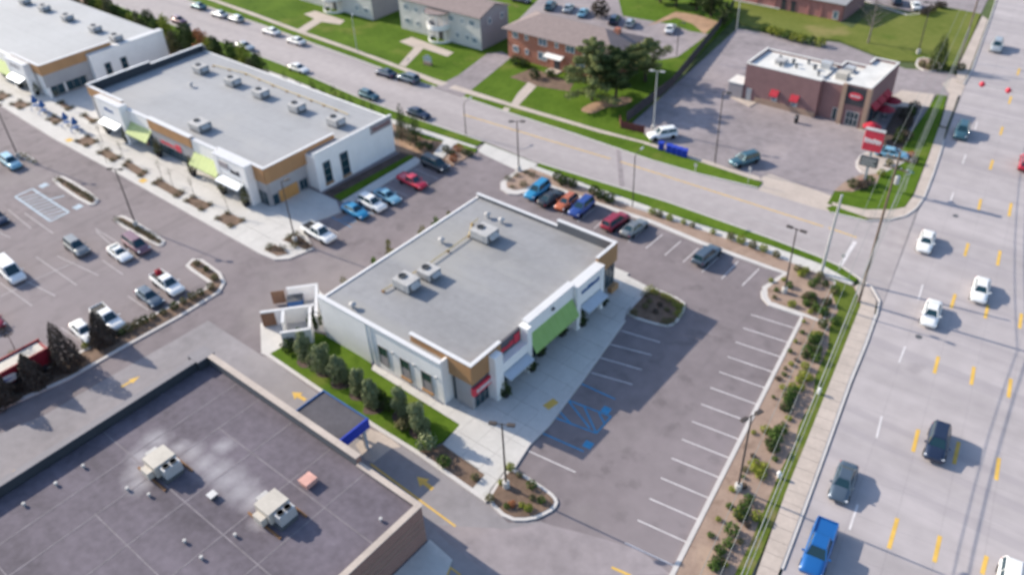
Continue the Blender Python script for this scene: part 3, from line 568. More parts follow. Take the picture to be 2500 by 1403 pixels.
def glyphs(b, ax, p, s, a0, a1, z0, z1, m, n, seed=0, name='lettering', t=.07):
    # raised sign lettering too blurred to read: a row of plain blocks of uneven height
    rng = random.Random(seed); mb = MB(); st = (a1-a0)/n
    for i in range(n):
        h = (z1-z0)*rng.uniform(.6, 1); face_box(ax, p, t*s*rng.uniform(.8, 1), a0+st*i+st*.1, a0+st*(i+1)-st*.1, z0, z0+h, mb)
    return part(name, mb, m, b)
def awning(b, ax, p, s, a0, a1, z0, z1, out, m, th=.07, name='awning'):
    mb = MB(); q = []
    for a in (a0, a1):
        for d, z in ((0, z1), (out*s, z0), (out*s, z0-.18), (0, z1-th-.18)):
            q.append((p+d, a, z) if ax == 'x' else (a, p+d, z))
    mb.add(q, [(0,1,2,3), (7,6,5,4), (0,4,5,1), (1,5,6,2), (2,6,7,3), (3,7,4,0)]); o = part(name, mb, m, b)
    if name == 'awning' and a1-a0 > 3:
        k = int((a1-a0)/1.0)
        for i in range(1, k):
            c = a0+(a1-a0)*i/k; q = []
            for a in (c-.02, c+.02):
                for d, z in ((.02*s, z1+.012), (out*s+.012*s, z0+.012), (out*s+.012*s, z0-.17)): q.append((p+d, a, z) if ax == 'x' else (a, p+d, z))
            part('awning_seam', MB().add(q, [(0,1,4,3), (1,2,5,4)]), 'green_seam' if m == 'green_awning' else 'sunlit_seam', o)
    return o
def planks(b, ax, p, s, a0, a1, z0, z1, n, m, seed=1, name='cladding_board'):
    # horizontal boards of a clad band, each its own piece with a shadow gap
    st = (z1-z0)/n
    for i in range(n):
        part(name, face_box(ax, p, (.045+.006*(i % 2))*s, a0, a1, z0+st*i+.015, z0+st*(i+1)-.015, MB()), m, b)
def seams(b, x0, y0, x1, y1, z, step, ax='x', m='seam', w=.07, name='roof_seam'):
    c = (x0 if ax == 'x' else y0)+step
    while c < (x1 if ax == 'x' else y1)-.3:
        if ax == 'x': bx(b, name, m, c-w/2, y0, z, c+w/2, y1, z+.012)
        else: bx(b, name, m, x0, c-w/2, z, x1, c+w/2, z+.015)
        c += step
# ---- centre shop
b = thing('strip_shop', 'white flat-roofed shop in the centre with one long green awning and a red corner sign', 'shop building', (-54.5, 56, 0)); b0 = b
def rel(b):
    # children are written in world coordinates: undo the base offset
    for c in b.children: c.location = Vector(c.location)-Vector(b.location)
bx(b, 'wall', 'white_wall', -65.5, 42.6, 0, -47, 69.7, 5.35); bx(b, 'wall', 'grey_wall', -47, 43.9, 0, -44.05, 69.7, 5.35)
bx(b, 'wall', 'white_wall', -65.6, 42.28, 0, -57.95, 42.6, 6.0); bx(b, 'wall', 'white_wall', -57.95, 42.42, 0, -46.9, 42.7, 6.0)
bx(b, 'wall', 'white_wall', -47.2, 42.7, 0, -46.9, 43.9, 6.0)
bx(b, 'coping', 'cap', -65.68, 42.2, 6.0, -46.82, 42.75, 6.1)
bx(b, 'roof', 'roof_grey', -65.3, 42.7, 5.35, -46.92, 69.4, 5.5); bx(b, 'roof', 'roof_grey', -46.92, 43.9, 5.35, -44.1, 69.4, 5.5)
seams(b, -65.2, 43.0, -44.2, 69.3, 5.5, 3.05, 'y', 'roof_grey', .16)
bx(b, 'parapet', 'white_wall', -65.55, 42.6, 5.35, -65.3, 69.7, 5.62)
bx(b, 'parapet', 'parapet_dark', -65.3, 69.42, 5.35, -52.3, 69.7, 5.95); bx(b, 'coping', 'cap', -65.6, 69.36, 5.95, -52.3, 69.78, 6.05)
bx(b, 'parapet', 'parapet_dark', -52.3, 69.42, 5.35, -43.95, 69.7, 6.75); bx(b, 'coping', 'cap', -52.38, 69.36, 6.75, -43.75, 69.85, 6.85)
bx(b, 'parapet', 'wood', -52.2, 43.5, 5.36, -46.85, 43.75, 6.45); bx(b, 'corner_cladding', 'wood', -46.88, 43.5, 3.9, -43.72, 43.88, 6.45); bx(b, 'corner_cladding', 'wood', -44.04, 43.88, 3.9, -43.72, 48.1, 6.45)
planks(b, 'y', 43.5, -1, -46.85, -43.72, 3.9, 6.45, 10, 'wood'); planks(b, 'x', -43.72, 1, 43.46, 48.1, 3.9, 6.45, 10, 'wood')
bx(b, 'coping', 'cap', -52.28, 43.4, 6.45, -43.6, 43.85, 6.56); bx(b, 'coping', 'cap', -44.05, 43.86, 6.45, -43.6, 48.15, 6.56)
for i in range(4): bx(b, 'wall_panel', 'grey_wall', -46.2+i*.57, 43.62, .15, -46.2+i*.57+.55, 43.9, 3.9)
window(b, 'y', 43.9, -1, -46.85, -46.3, .1, 3.5)
bx(b, 'sign_band', 'dark_wall', -44.04, 43.65, 3.4, -43.8, 46.9, 3.89)
sg = bx(b, 'sign', 'red_sign', -43.95, 43.5, 2.35, -43.55, 46.7, 3.38); glyphs(sg, 'x', -43.55, 1, 43.9, 46.4, 2.65, 3.1, 'white_paint', 10, 2)
window(b, 'x', -44.05, 1, 43.95, 46.3, .1, 2.3, 3, 2)
# portal one
for y0, y1 in ((46.15, 47.35), (51.45, 52.15)): bx(b, 'pier', 'white_wall', -44.04, y0, 0, -42.8, y1, 6.05 if y0 < 50 else 6.3)
bx(b, 'portal_beam', 'white_wall', -44.03, 47.35, 3.25, -42.85, 51.45, 4.45)
sg = bx(b, 'sign', 'dark_wall', -44.04, 47.4, 4.46, -43.75, 51.4, 6.2); glyphs(sg, 'x', -43.75, 1, 47.8, 50.2, 4.9, 5.5, 'red_sign', 7, 3)
part('emblem', MB().box(-43.75, 50.3, 4.75, -43.66, 51.2, 5.9), 'red_sign', sg)
awning(b, 'x', -43.4, 1, 47.4, 51.4, 2.75, 3.2, 1.5, 'canopy', name='canopy'); window(b, 'x', -44.05, 1, 47.6, 51.3, .1, 2.9, 4, 2)
# green awning bay
bx(b, 'wall', 'white_wall', -44.03, 52.15, 4.6, -43.3, 60.3, 6.6); bx(b, 'coping', 'cap', -44.05, 52.1, 6.6, -43.1, 60.32, 6.72)
awning(b, 'x', -43.3, 1, 52.2, 60.1, 2.85, 4.75, 1.0, 'green_awning'); window(b, 'x', -44.05, 1, 52.3, 56.0, .1, 3.6, 4, 2); window(b, 'x', -44.05, 1, 56.2, 59.9, .1, 3.6, 4, 2)
bx(b, 'wall_lamp', 'metal_dark', -43.3, 56.2, 5.6, -43.05, 56.6, 5.85)
# portal two
for y0, y1 in ((60.35, 61.1), (65.1, 65.7)): bx(b, 'pier', 'white_wall', -44.04, y0, 0, -42.8, y1, 6.2)
bx(b, 'portal_beam', 'white_wall', -44.03, 61.1, 3.3, -42.9, 65.1, 6.15); bx(b, 'coping', 'cap', -44.05, 60.3, 6.2, -42.75, 65.75, 6.3)
glyphs(b, 'x', -42.9, 1, 61.3, 64.8, 4.75, 5.3, 'blue_sign', 9, 4, 'sign')
awning(b, 'x', -42.9, 1, 61.15, 65.05, 2.75, 3.2, 1.2, 'canopy', name='canopy'); window(b, 'x', -44.05, 1, 61.3, 64.9, .1, 2.9, 4, 2)
bx(b, 'corner_cladding', 'wood', -44.04, 65.75, 4.2, -43.8, 69.85, 6.75); planks(b, 'x', -43.8, 1, 65.75, 69.85, 4.2, 6.75, 9, 'wood')
bx(b, 'coping', 'cap', -44.1, 65.75, 6.75, -43.7, 69.36, 6.86); bx(b, 'wall', 'wood', -44.03, 68.4, 0, -43.4, 69.9, .9); window(b, 'x', -44.05, 1, 65.8, 69.6, .95, 4.1, 4, 2)
bx(b, 'wall', 'grey_wall', -50, 69.7, 0, -44.1, 69.9, 4.2)
for x0, x1, z0, z1 in ((-56.45, -55.0, .9, 3.6), (-53.1, -51.65, .95, 3.55), (-49.95, -48.45, .95, 3.5)):
    w_ = window(b, 'y', 42.42, -1, x0, x1, z0, z1, 1, 2); part('blind', MB().box(x0+.1, 42.36, z0+.1, x1-.1, 42.37, z0+(z1-z0)*.52), 'siding_grey', w_)
    if x0 > -55: bx(b, 'sill', 'wood', x0-.05, 42.2, z0-.32, x1+.05, 42.42, z0-.02)
for x in (-54.1, -50.9, -47.7): bx(b, 'wall_lamp', 'metal', x-.12, 42.2, 3.5, x+.12, 42.42, 3.75)
bx(b, 'downpipe', 'white_wall', -57.4, 42.32, 0, -57.28, 42.42, 5.9)
rel(b)

# ---- long shop on the left
b = thing('strip_shop', 'long white shop row with two sunlit green awnings and an orange boarded window', 'shop building', (-116, 68, 0))
bx(b, 'wall', 'white_wall', -141.7, 56.9, 0, -94.3, 79.0, 5.5); bx(b, 'wall', 'white_wall', -94.3, 63.9, 0, -91.9, 79.0, 5.5)
bx(b, 'roof', 'roof_light', -141.4, 57.1, 5.5, -94.5, 78.9, 5.65); bx(b, 'roof', 'roof_light', -94.52, 64.2, 5.5, -91.9, 78.9, 5.65)
seams(b, -141.3, 57.2, -94.6, 78.8, 5.65, 3.4, 'y', 'roof_light', .16)
bx(b, 'wall', 'white_wall', -92.0, 63.7, 0, -91.7, 79.2, 6.2); bx(b, 'coping', 'cap', -92.05, 63.62, 6.2, -91.62, 79.25, 6.28)
bx(b, 'parapet', 'white_wall', -141.4, 78.95, 5.5, -92, 79.2, 5.8)
bx(b, 'parapet', 'parapet_shaded', -141.9, 56.5, 5.5, -141.5, 68.4, 7.15); bx(b, 'coping', 'cap', -141.98, 56.42, 7.15, -141.4, 68.4, 7.27)
bx(b, 'parapet', 'parapet_shaded', -141.9, 68.4, 5.5, -141.5, 79.2, 6.7); bx(b, 'coping', 'cap', -141.98, 68.45, 6.7, -141.4, 79.3, 6.82)
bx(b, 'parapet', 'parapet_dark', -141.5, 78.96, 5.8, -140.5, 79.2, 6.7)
bx(b, 'wall', 'grey_wall', -141.85, 56.6, 0, -131, 56.9, 5.5); bx(b, 'corner_cladding', 'wood', -141.9, 56.5, 5.52, -130.8, 56.85, 7.0); planks(b, 'y', 56.5, -1, -141.9, -130.8, 5.3, 7.0, 6, 'wood'); bx(b, 'coping', 'cap', -141.4, 56.4, 7.0, -130.7, 56.95, 7.1)
def portal(x0, x1, zt, y=55.2, cm='canopy', yb=56.6):
    for a, c in ((x0, x0+1.0), (x1-1.0, x1)): bx(b, 'pier', 'white_wall', a, y, 0, c, yb, zt)
    bx(b, 'portal_beam', 'white_wall', x0+1.0, y+.04, 3.5, x1-1.0, yb-.02, zt-.02); bx(b, 'coping', 'cap', x0-.06, y-.06, zt, x1+.06, yb, zt+.09)
    awning(b, 'y', y+.02, -1, x0+1.1, x1-1.1, 2.9, 3.35, 1.3, cm, name='canopy'); window(b, 'y', 56.85, -1, x0+1.1, x1-1.1, .1, 3.2, 4, 2)
portal(-137.2, -129.6, 6.7); glyphs(b, 'y', 55.24, -1, -135, -132.2, 5.0, 5.6, 'blue_sign', 6, 7, 'sign')
portal(-104.2, -96.6, 6.4); sg = bx(b, 'sign', 'siding_grey', -102.9, 55.14, 4.75, -100.7, 55.24, 5.7); glyphs(b, 'y', 55.24, -1, -100.4, -98.2, 4.4, 5.2, 'dark_sign', 4, 9, 'sign')
for x0, x1 in ((-129.6, -123.2), (-111.6, -104.2)):
    bx(b, 'wall', 'white_wall', x0, 56.4, 3.3, x1, 56.88, 5.95); bx(b, 'coping', 'cap', x0, 56.32, 5.95, x1, 56.95, 6.04)
    awning(b, 'y', 56.4, -1, x0+.15, x1-.15, 2.45, 3.9, 1.5, 'sunlit_awning'); window(b, 'y', 56.88, -1, x0+.2, x1-.2, .1, 3.0, 6, 2)
    bx(b, 'brick_base', 'brick_brown', x0+2, 56.7, .0, x0+3.2, 56.89, 3.0)
bx(b, 'wall', 'grey_wall', -123.2, 56.3, 2.4, -111.6, 56.88, 4.5); bx(b, 'cladding', 'wood', -123.2, 56.2, 4.5, -111.6, 56.88, 6.25); planks(b, 'y', 56.2, -1, -123.2, -111.6, 4.5, 6.25, 6, 'wood'); bx(b, 'coping', 'cap', -123.25, 56.1, 6.25, -111.5, 56.95, 6.34)
sg = glyphs(b, 'y', 56.3, -1, -121, -116.8, 2.7, 3.2, 'red_sign', 9, 5, 'sign'); part('emblem', MB().box(-116.6, 56.2, 2.55, -115.2, 56.3, 3.6), 'red_sign', sg)
window(b, 'y', 56.88, -1, -123, -111.8, .1, 2.4, 10, 1)
bx(b, 'corner_cladding', 'wood', -105, 56.55, 3.9, -94.2, 56.88, 6.35); bx(b, 'corner_cladding', 'wood', -94.28, 56.88, 3.9, -94.02, 69.6, 6.35)
planks(b, 'y', 56.55, -1, -96.55, -94.2, 3.9, 6.35, 9, 'wood'); planks(b, 'x', -94.02, 1, 56.5, 63.65, 3.9, 6.35, 9, 'wood')
bx(b, 'coping', 'cap', -105, 56.45, 6.35, -93.9, 56.95, 6.45); bx(b, 'coping', 'cap', -94.4, 56.96, 6.35, -93.9, 69.7, 6.45)
bx(b, 'wall', 'grey_wall', -96.6, 56.62, 0, -94.25, 56.89, 3.88); bx(b, 'wall', 'grey_wall', -94.29, 56.9, 0, -94.08, 63.68, 3.88)
window(b, 'y', 56.62, -1, -96.5, -94.45, .15, 2.4, 2, 1); window(b, 'x', -94.08, 1, 57.0, 58.1, .15, 1.9, 1, 1); window(b, 'x', -94.08, 1, 61.9, 63.4, .3, 1.95, 2, 1)
for i in range(5): bx(b, 'window_board', 'wood_orange', -94.07, 58.2+i*.68, .15, -93.98+.01*(i % 2), 58.2+i*.68+.665, 2.05)
for y0, y1, z0 in ((64.9, 66.3, .9), (68.2, 69.75, .6)):
    window(b, 'x', -91.7, 1, y0, y1, z0, 4.3, 1, 3); bx(b, 'sill', 'wood', -91.7, y0-.05, z0-.32, -91.48, y1+.05, z0-.03)
sg = bx(b, 'sign', 'siding_grey', -91.7, 74.7, 4.75, -91.55, 79.0, 6.1); glyphs(sg, 'x', -91.55, 1, 75.0, 78.7, 5.1, 5.8, 'brown_wall', 8, 6)
rel(b)

# ---- far left shop
b = thing('strip_shop', 'farthest white-roofed shop row, cut off at the upper left edge', 'shop building', (-190, 68, 0))
bx(b, 'wall', 'white_wall', -240, 56.9, 0, -159.8, 80.2, 5.4); bx(b, 'roof', 'roof_white', -240, 57.1, 5.4, -159.9, 80.1, 5.55); seams(b, -240, 57.3, -160, 80, 5.55, 3.8, 'y', 'roof_white', .16)
bx(b, 'wall', 'white_wall', -159.75, 65.4, 0, -158.3, 81.0, 5.5); bx(b, 'coping', 'cap', -159.8, 65.3, 5.5, -158.2, 81.1, 5.6)
bx(b, 'corner_cladding', 'wood', -159.79, 56.6, 4.4, -159.4, 70.6, 6.3); planks(b, 'x', -159.4, 1, 56.6, 65.3, 4.4, 6.3, 7, 'wood'); bx(b, 'coping', 'cap', -159.85, 56.5, 6.3, -159.3, 70.7, 6.4)
bx(b, 'corner_cladding', 'wood', -170.5, 56.55, 4.4, -159.8, 56.88, 6.3); planks(b, 'y', 56.55, -1, -162.3, -159.4, 4.4, 6.3, 7, 'wood'); bx(b, 'coping', 'cap', -170.5, 56.45, 6.3, -159.86, 56.95, 6.4)
bx(b, 'wall', 'grey_wall', -159.79, 56.62, 2.0, -159.5, 65.35, 4.38); window(b, 'x', -159.79, 1, 57.2, 59.8, .1, 2.0, 2, 1); window(b, 'x', -159.79, 1, 60.2, 64.2, .1, 2.0, 3, 1); bx(b, 'wall', 'grey_wall', -159.78, 64.3, 0, -159.5, 65.35, 1.98)
bx(b, 'pier', 'white_wall', -159.79, 56.6, 0, -159.45, 57.1, 1.98)
portal(-170.3, -163.0, 6.0); glyphs(b, 'y', 55.24, -1, -168.6, -165.0, 4.9, 5.5, 'siding_grey', 8, 12, 'sign')
bx(b, 'wall', 'white_wall', -180, 56.4, 3.3, -170.4, 56.88, 5.8); awning(b, 'y', 56.4, -1, -179.8, -170.6, 2.3, 3.9, 1.5, 'sunlit_awning'); window(b, 'y', 56.88, -1, -179.6, -170.8, .1, 3.0, 8, 2)
for y0, y1 in ((67.6, 68.9), (70.9, 72.2)): window(b, 'x', -158.3, 1, y0, y1, .9, 3.2, 1, 2)
rel(b)

# ---- brick shop at the lower left
b = thing('brick_shop', 'brick shop with stained dark flat roof and blue-edged side canopy', 'shop building', (-52, 10, 0))
def roofdark():
    m = M['roof_dark']; n = m.node_tree.nodes; L = m.node_tree.links; bs = n['Principled BSDF']; src = bs.inputs['Base Color'].links[0].from_socket
    g = n.new('ShaderNodeNewGeometry'); acc = None
    nz = n.new('ShaderNodeTexNoise'); nz.inputs['Scale'].default_value = .8; nz.inputs['Detail'].default_value = 8; nz.inputs['Roughness'].default_value = .7; L.new(g.outputs['Position'], nz.inputs['Vector'])
    for (x, y), r in (((-59.76,20.31), 1.5), ((-58.16,20.57), 1.8), ((-56.16,20.54), 2.0), ((-54.42,20.66), 2.2), ((-52.63,20.71), 2.4), ((-50.81,20.71), 2.2), ((-49.12,20.77), 2.0), ((-62.34,19.32), 2.2), ((-61.82,17.49), 2.0), ((-60.33,16.17), 2.0), ((-56.48,22.79), 1.6), ((-58.88,15.50), 1.8), ((-46.68,19.79), 1.6)):
        d = n.new('ShaderNodeVectorMath'); d.operation = 'DISTANCE'; L.new(g.outputs['Position'], d.inputs[0]); d.inputs[1].default_value = (x, y, 4.72)
        mr = n.new('ShaderNodeMapRange'); mr.inputs[1].default_value = r; mr.inputs[2].default_value = 0; L.new(d.outputs['Value'], mr.inputs[0])
        if acc is None: acc = mr.outputs[0]
        else:
            a = n.new('ShaderNodeMath'); a.operation = 'MAXIMUM'; L.new(acc, a.inputs[0]); L.new(mr.outputs[0], a.inputs[1]); acc = a.outputs[0]
    mu = n.new('ShaderNodeMath'); mu.operation = 'ADD'; L.new(acc, mu.inputs[0]); L.new(nz.outputs[0], mu.inputs[1])
    mr = n.new('ShaderNodeMapRange'); mr.inputs[1].default_value = .62; mr.inputs[2].default_value = 1.5; mr.inputs[4].default_value = .85; L.new(mu.outputs[0], mr.inputs[0])
    mx = n.new('ShaderNodeMix'); mx.data_type = 'RGBA'; L.new(mr.outputs[0], mx.inputs[0]); L.new(src, mx.inputs[6]); mx.inputs[7].default_value = (.36, .345, .37, 1); L.new(mx.outputs[2], bs.inputs['Base Color'])
roofdark()
bx(b, 'wall', 'brick_brown', -67.8, -30, 0, -37.1, 29.0, 4.55); bx(b, 'roof', 'roof_dark', -67.5, -30, 4.55, -37.2, 28.8, 4.7)
bx(b, 'parapet', 'parapet_shaded', -68.2, -30, 4.55, -67.6, 27.6, 5.75); bx(b, 'coping', 'coping_grey', -68.3, -30, 5.75, -67.5, 27.6, 5.85)
bx(b, 'parapet', 'parapet_shaded', -69.0, 27.6, 4.0, -67.2, 29.6, 5.75); bx(b, 'parapet', 'parapet_dark', -67.2, 28.85, 4.55, -44.6, 29.3, 5.75)
bx(b, 'coping', 'coping_grey', -69.1, 27.62, 5.75, -67.2, 29.7, 5.86); bx(b, 'coping', 'concrete_tan', -67.19, 28.75, 5.75, -44.5, 29.4, 5.86)
bx(b, 'wall', 'brick_brown', -67.8, 29.02, 0, -44.6, 29.25, 4.54); bx(b, 'wall', 'brick_brown', -44.9, 28.86, 4.55, -44.55, 29.35, 5.74)
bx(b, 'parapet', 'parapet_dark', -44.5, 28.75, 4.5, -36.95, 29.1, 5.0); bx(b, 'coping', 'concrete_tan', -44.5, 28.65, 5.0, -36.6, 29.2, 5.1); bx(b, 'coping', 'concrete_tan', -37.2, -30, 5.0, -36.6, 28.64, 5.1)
bx(b, 'parapet', 'brick_brown', -37.1, -30, 0, -36.8, 29.1, 4.99)
for z in (1.9, 2.6, 3.3): bx(b, 'brick_course', 'tan_wall', -36.8, -30, z, -36.74, 29.0, z+.09)
for k, c in enumerate((-62.6, -58.9, -53.8, -48.2, -43.5)): bx(b, 'roof_seam', 'roof_seam', c, -30 if k % 2 else -12, 4.7, c+.13, 28.7, 4.712)
for k, c in enumerate((3.5, 11.2, 16.8, 23.9)): bx(b, 'roof_seam', 'roof_seam', -67.4 if k % 2 == 0 else -59, c, 4.7, -37.3 if k != 1 else -46, c+.12, 4.715)
bx(b, 'canopy', 'asphalt_dark', -55.1, 29.45, 3.5, -48.75, 33.7, 4.1)
c_ = b.children[-1]; 
for q in ((-55.2, 29.42, 3.3, -55.08, 33.82), (-55.08, 33.68, 3.3, -48.75, 33.82)): part('fascia', MB().box(q[0], q[1], q[2], q[3], q[4], 4.22), 'blue_sign', c_)
part('fascia', MB().box(-48.77, 29.42, 3.0, -48.6, 33.82, 4.24), 'blue_bin', c_); part('post', MB().box(-49.3, 30.0, 0, -49.0, 30.3, 3.5), 'canopy', c_); part('post', MB().box(-54.8, 33.2, 0, -54.5, 33.5, 3.5), 'canopy', c_); part('post', MB().box(-49.3, 33.2, 0, -49.0, 33.5, 3.5), 'canopy', c_)
for x in ((-38.56,26.00), (-47.19,17.42), (-47.57,14.37), (-59.08,14.48), (-56.88,15.30), (-64.84,10.80), (-64.91,7.89), (-50.08,14.44), (-64.78,13.40)):
    part('vent', MB().lathe([(.0,.34),(.16,.34),(.17,.2),(.11,.18),(.12,0)], 10, (x[0], x[1], 4.7)), 'unit_white', b)
rel(b)
sheet('concrete_pad', [(-50.44,32.96),(-50.81,35.39),(-49.06,35.73),(-46.54,35.57),(-47.17,34.76),(-47.29,32.47),(-48.32,32.22)], .016, 'concrete_tan', lane)
part('pavement', MB().prism([(-36.6,29.3),(-33.6,29),(-33.0,27.5),(-33.2,25.2),(-36.6,22.5)], 0, .13), 'concrete', lane)

# ---- restaurant
b = thing('restaurant', 'brown restaurant with bright white roof and red oval sign on a black panel', 'restaurant', (-53.2, 126.8, 0), 0)
bx(b, 'wall', 'brown_wall', -2.6, 0, 0, 10.2, 7.6, 5.58); bx(b, 'wall', 'brown_wall', 10.22, .9, 0, 13.98, 10, 5.58); bx(b, 'wall', 'tan_wall', 13.7, .0, 0, 14.4, .8, 6.7); bx(b, 'wall', 'tan_wall', 17.5, .0, 0, 18.2, .8, 6.7); bx(b, 'wall', 'brown_wall', 14, .3, 0, 18.0, 12.6, 5.58)
bx(b, 'wall', 'tan_wall', -.4, -.12, 0, 10.15, 0, .9)
for q in ((-2.6, 0, 10.2, .3, 6.4), (-2.6, .3, -2.3, 7.6, 6.6), (-2.3, 7.3, 10.2, 7.6, 6.5), (10.2, .9, 14, 1.2, 6.2), (9.9, .3, 10.2, .9, 6.39), (10.2, 9.7, 14, 10, 6.3), (10.2, 7.6, 10.5, 9.7, 6.3), (14, .3, 18.0, .65, 6.9), (17.7, .65, 18.0, 12.6, 6.9), (14, 12.3, 17.7, 12.6, 6.9), (14, 10.0, 14.3, 12.3, 6.9)):
    bx(b, 'parapet', 'brown_wall', q[0], q[1], 5.585, q[2], q[3], q[4]-.12); bx(b, 'coping', 'roof_bright', q[0]-.03, q[1]-.03, q[4]-.12, q[2]+.03, q[3]+.03, q[4]-.02)
bx(b, 'roof', 'roof_bright', -2.3, .3, 6.0, 9.9, 7.3, 6.1); bx(b, 'roof', 'roof_bright', 9.9, 1.2, 5.7, 14, 9.7, 5.82); bx(b, 'roof', 'roof_bright', 14, .65, 6.35, 17.7, 12.3, 6.45)
sg = bx(b, 'sign_panel', 'dark_sign', 14.42, .12, 3.6, 17.48, .3, 6.5)
def ovalsign(cx, cz, rx, rz, y, t, m): return part('sign', MB().loft([[(cx+rx*math.cos(a*.314), yy, cz+rz*math.sin(a*.314)) for a in range(20)] for yy in (y, y-t)]), m, sg)
ovalsign(15.95, 5.15, 1.1, .55, .12, .1, 'red_sign')
for i in range(7): part('lettering', MB().box(15.2+i*.215, -.02, 4.98+(i % 2)*.04, 15.36+i*.215, .02, 5.34-(i % 3)*.04), 'white_paint', sg)
window(b, 'y', .3, -1, 15.0, 17.0, .1, 2.5, 3, 2, 'metal')
for x in (3.0, 6.5): window(b, 'y', 0, -1, x-.5, x+.5, 1.0, 2.3, 1, 1, 'metal', 'glass_light'); awning(b, 'y', 0, -1, x-.7, x+.7, 2.2, 3.0, .8, 'red_plain')
window(b, 'y', .9, -1, 12.6, 13.4, .1, 2.2, 1, 1, 'metal')
for y in (2, 4.6, 7.2): window(b, 'x', 18.0, 1, y, y+2, .1, 2.8, 2, 1, 'dark_sign'); awning(b, 'x', 18.0, 1, y-.1, y+2.1, 2.9, 3.6, .9, 'red_plain')
bx(b, 'annex', 'siding_grey', -5.2, -.4, 0, -2.62, 2.6, 2.6); bx(b, 'roof', 'roof_bright', -5.3, -.5, 2.6, -2.62, 2.7, 2.75); bx(b, 'door', 'metal', -2.0, -.08, 0, -1.1, 0, 2.2)
for x, y, r in ((2.2, 2.4, .3), (3.5, 4.6, .35), (4.6, 3.2, .28), (7.3, 4.3, .4), (8.8, 2.2, .28), (5.6, 5.8, .3), (1.0, 5.0, .3)):
    part('vent', MB().lathe([(0, .75), (r*.8, .75), (r, .5), (r*.6, .42), (r*.6, 0)], 12, (x, y, 6.08)), 'metal_dark', b)
bx(b, 'air_handler', 'metal', 7.8, 5.2, 6.1, 9.4, 6.6, 7.1); bx(b, 'air_handler', 'unit_beige', 11.2, 3.2, 5.82, 13.0, 4.8, 6.9); bx(b, 'air_handler', 'metal', 11.4, 6.4, 5.82, 12.8, 7.8, 6.7); bx(b, 'hood', 'unit_white', 1.0, 2.8, 6.1, 2.6, 4.4, 6.8)

# ---- apartment blocks
def apartments(x0, x1, y, label, wx, bxs):
    b = thing('apartment_block', label, 'apartment block', ((x0+x1)/2, y, 0)); 
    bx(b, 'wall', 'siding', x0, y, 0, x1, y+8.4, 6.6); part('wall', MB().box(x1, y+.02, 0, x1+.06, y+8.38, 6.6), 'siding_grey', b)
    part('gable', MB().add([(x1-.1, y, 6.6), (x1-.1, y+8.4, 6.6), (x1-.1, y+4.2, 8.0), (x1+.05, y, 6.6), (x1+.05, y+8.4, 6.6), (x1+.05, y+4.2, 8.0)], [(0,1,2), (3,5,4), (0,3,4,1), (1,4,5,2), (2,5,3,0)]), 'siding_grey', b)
    for s in (0, 1):
        ya, yb = (y-.5, y+4.25) if s == 0 else (y+8.9, y+4.15)
        part('roof', MB().add([(x0-.3, ya, 6.45), (x1+.4, ya, 6.45), (x1+.4, yb, 8.1), (x0-.3, yb, 8.1), (x0-.3, ya, 6.63), (x1+.4, ya, 6.63), (x1+.4, yb, 8.28), (x0-.3, yb, 8.28)], [(3,2,1,0), (4,5,6,7), (0,1,5,4), (1,2,6,5), (2,3,7,6), (3,0,4,7)]), 'shingle', b)
    for x, z, w, h in wx: window(b, 'y', y, -1, x-w/2, x+w/2, z, z+h, 2, 1, 'white_wall', 'glass_light')
    for yy in (y+2.2, y+6): window(b, 'x', x1+.06, 1, yy, yy+.9, 4.6, 5.8, 1, 1, 'white_wall', 'glass_light')
    for cx in bxs:
        for z0, z1 in ((0, .5), (2.7, 3.7)):
            mb = MB(); n = 14; r = 2.7
            for i in range(n):
                a0, a1 = math.pi*(1+i/n), math.pi*(1+(i+1)/n)
                mb.prism([(cx+r*math.cos(a0), y+r*math.sin(a0)*.95), (cx+r*math.cos(a1), y+r*math.sin(a1)*.95), (cx+(r-.2)*math.cos(a1), y+(r-.2)*math.sin(a1)*.95), (cx+(r-.2)*math.cos(a0), y+(r-.2)*math.sin(a0)*.95)], z0, z1)
            part('balcony_wall', mb, 'white_wall', b)
        mb = MB().prism([(cx+2.6*math.cos(math.pi*(1+i/14)), y-.02+2.6*math.sin(math.pi*(1+i/14))*.95) for i in range(15)], 2.55, 2.7); part('balcony_floor', mb, 'siding_grey', b)
        for i in (2, 5, 9, 12): part('post', MB().tube([(cx+2.5*math.cos(math.pi*(1+i/14)), y+2.4*math.sin(math.pi*(1+i/14)), 0), (cx+2.5*math.cos(math.pi*(1+i/14)), y+2.4*math.sin(math.pi*(1+i/14)), 5.9)], .1), 'white_wall', b)
        part('balcony_roof', MB().prism([(cx+2.9*math.cos(math.pi*(1+i/14)), y-.02+2.9*math.sin(math.pi*(1+i/14))*.95) for i in range(15)], 5.9, 6.1), 'shingle', b)
        bx(b, 'door', 'dark_sign', cx-.5, y-.06, .1, cx+.5, y, 2.2)
    rel(b); return b
apartments(-129.6, -107.3, 118.3, 'pale apartment block with curved balcony and grey-brown gable roof, nearest the brick house', [(-127.5, 4.3, 1.5, 1.2), (-124.6, 4.3, 1, 1.1), (-121.8, 4.5, 1.5, 1.2), (-115, 4.5, 1.5, 1.2), (-112, 4.5, .9, 1.0), (-109.4, 4.5, 1.5, 1.2), (-127.5, 1.5, 1.5, 1.2), (-124.6, 1.5, 1, 1.1), (-113.5, 1.4, 1, 1.1), (-110.9, 1.4, 1, 1.1), (-109, 1.2, 1.4, 1.2)], [-118.2])
apartments(-163, -138.1, 118.2, 'pale apartment block at the top edge, half cut off, left of its twin', [(-146, 4.3, 1.5, 1.2), (-143, 4.5, 1.2, 1.2), (-140.2, 4.5, 1.4, 1.2), (-143, 1.4, 1, 1.1), (-140, 1.4, 1.4, 1.1), (-158, 4.4, 1.5, 1.2)], [-150.5])

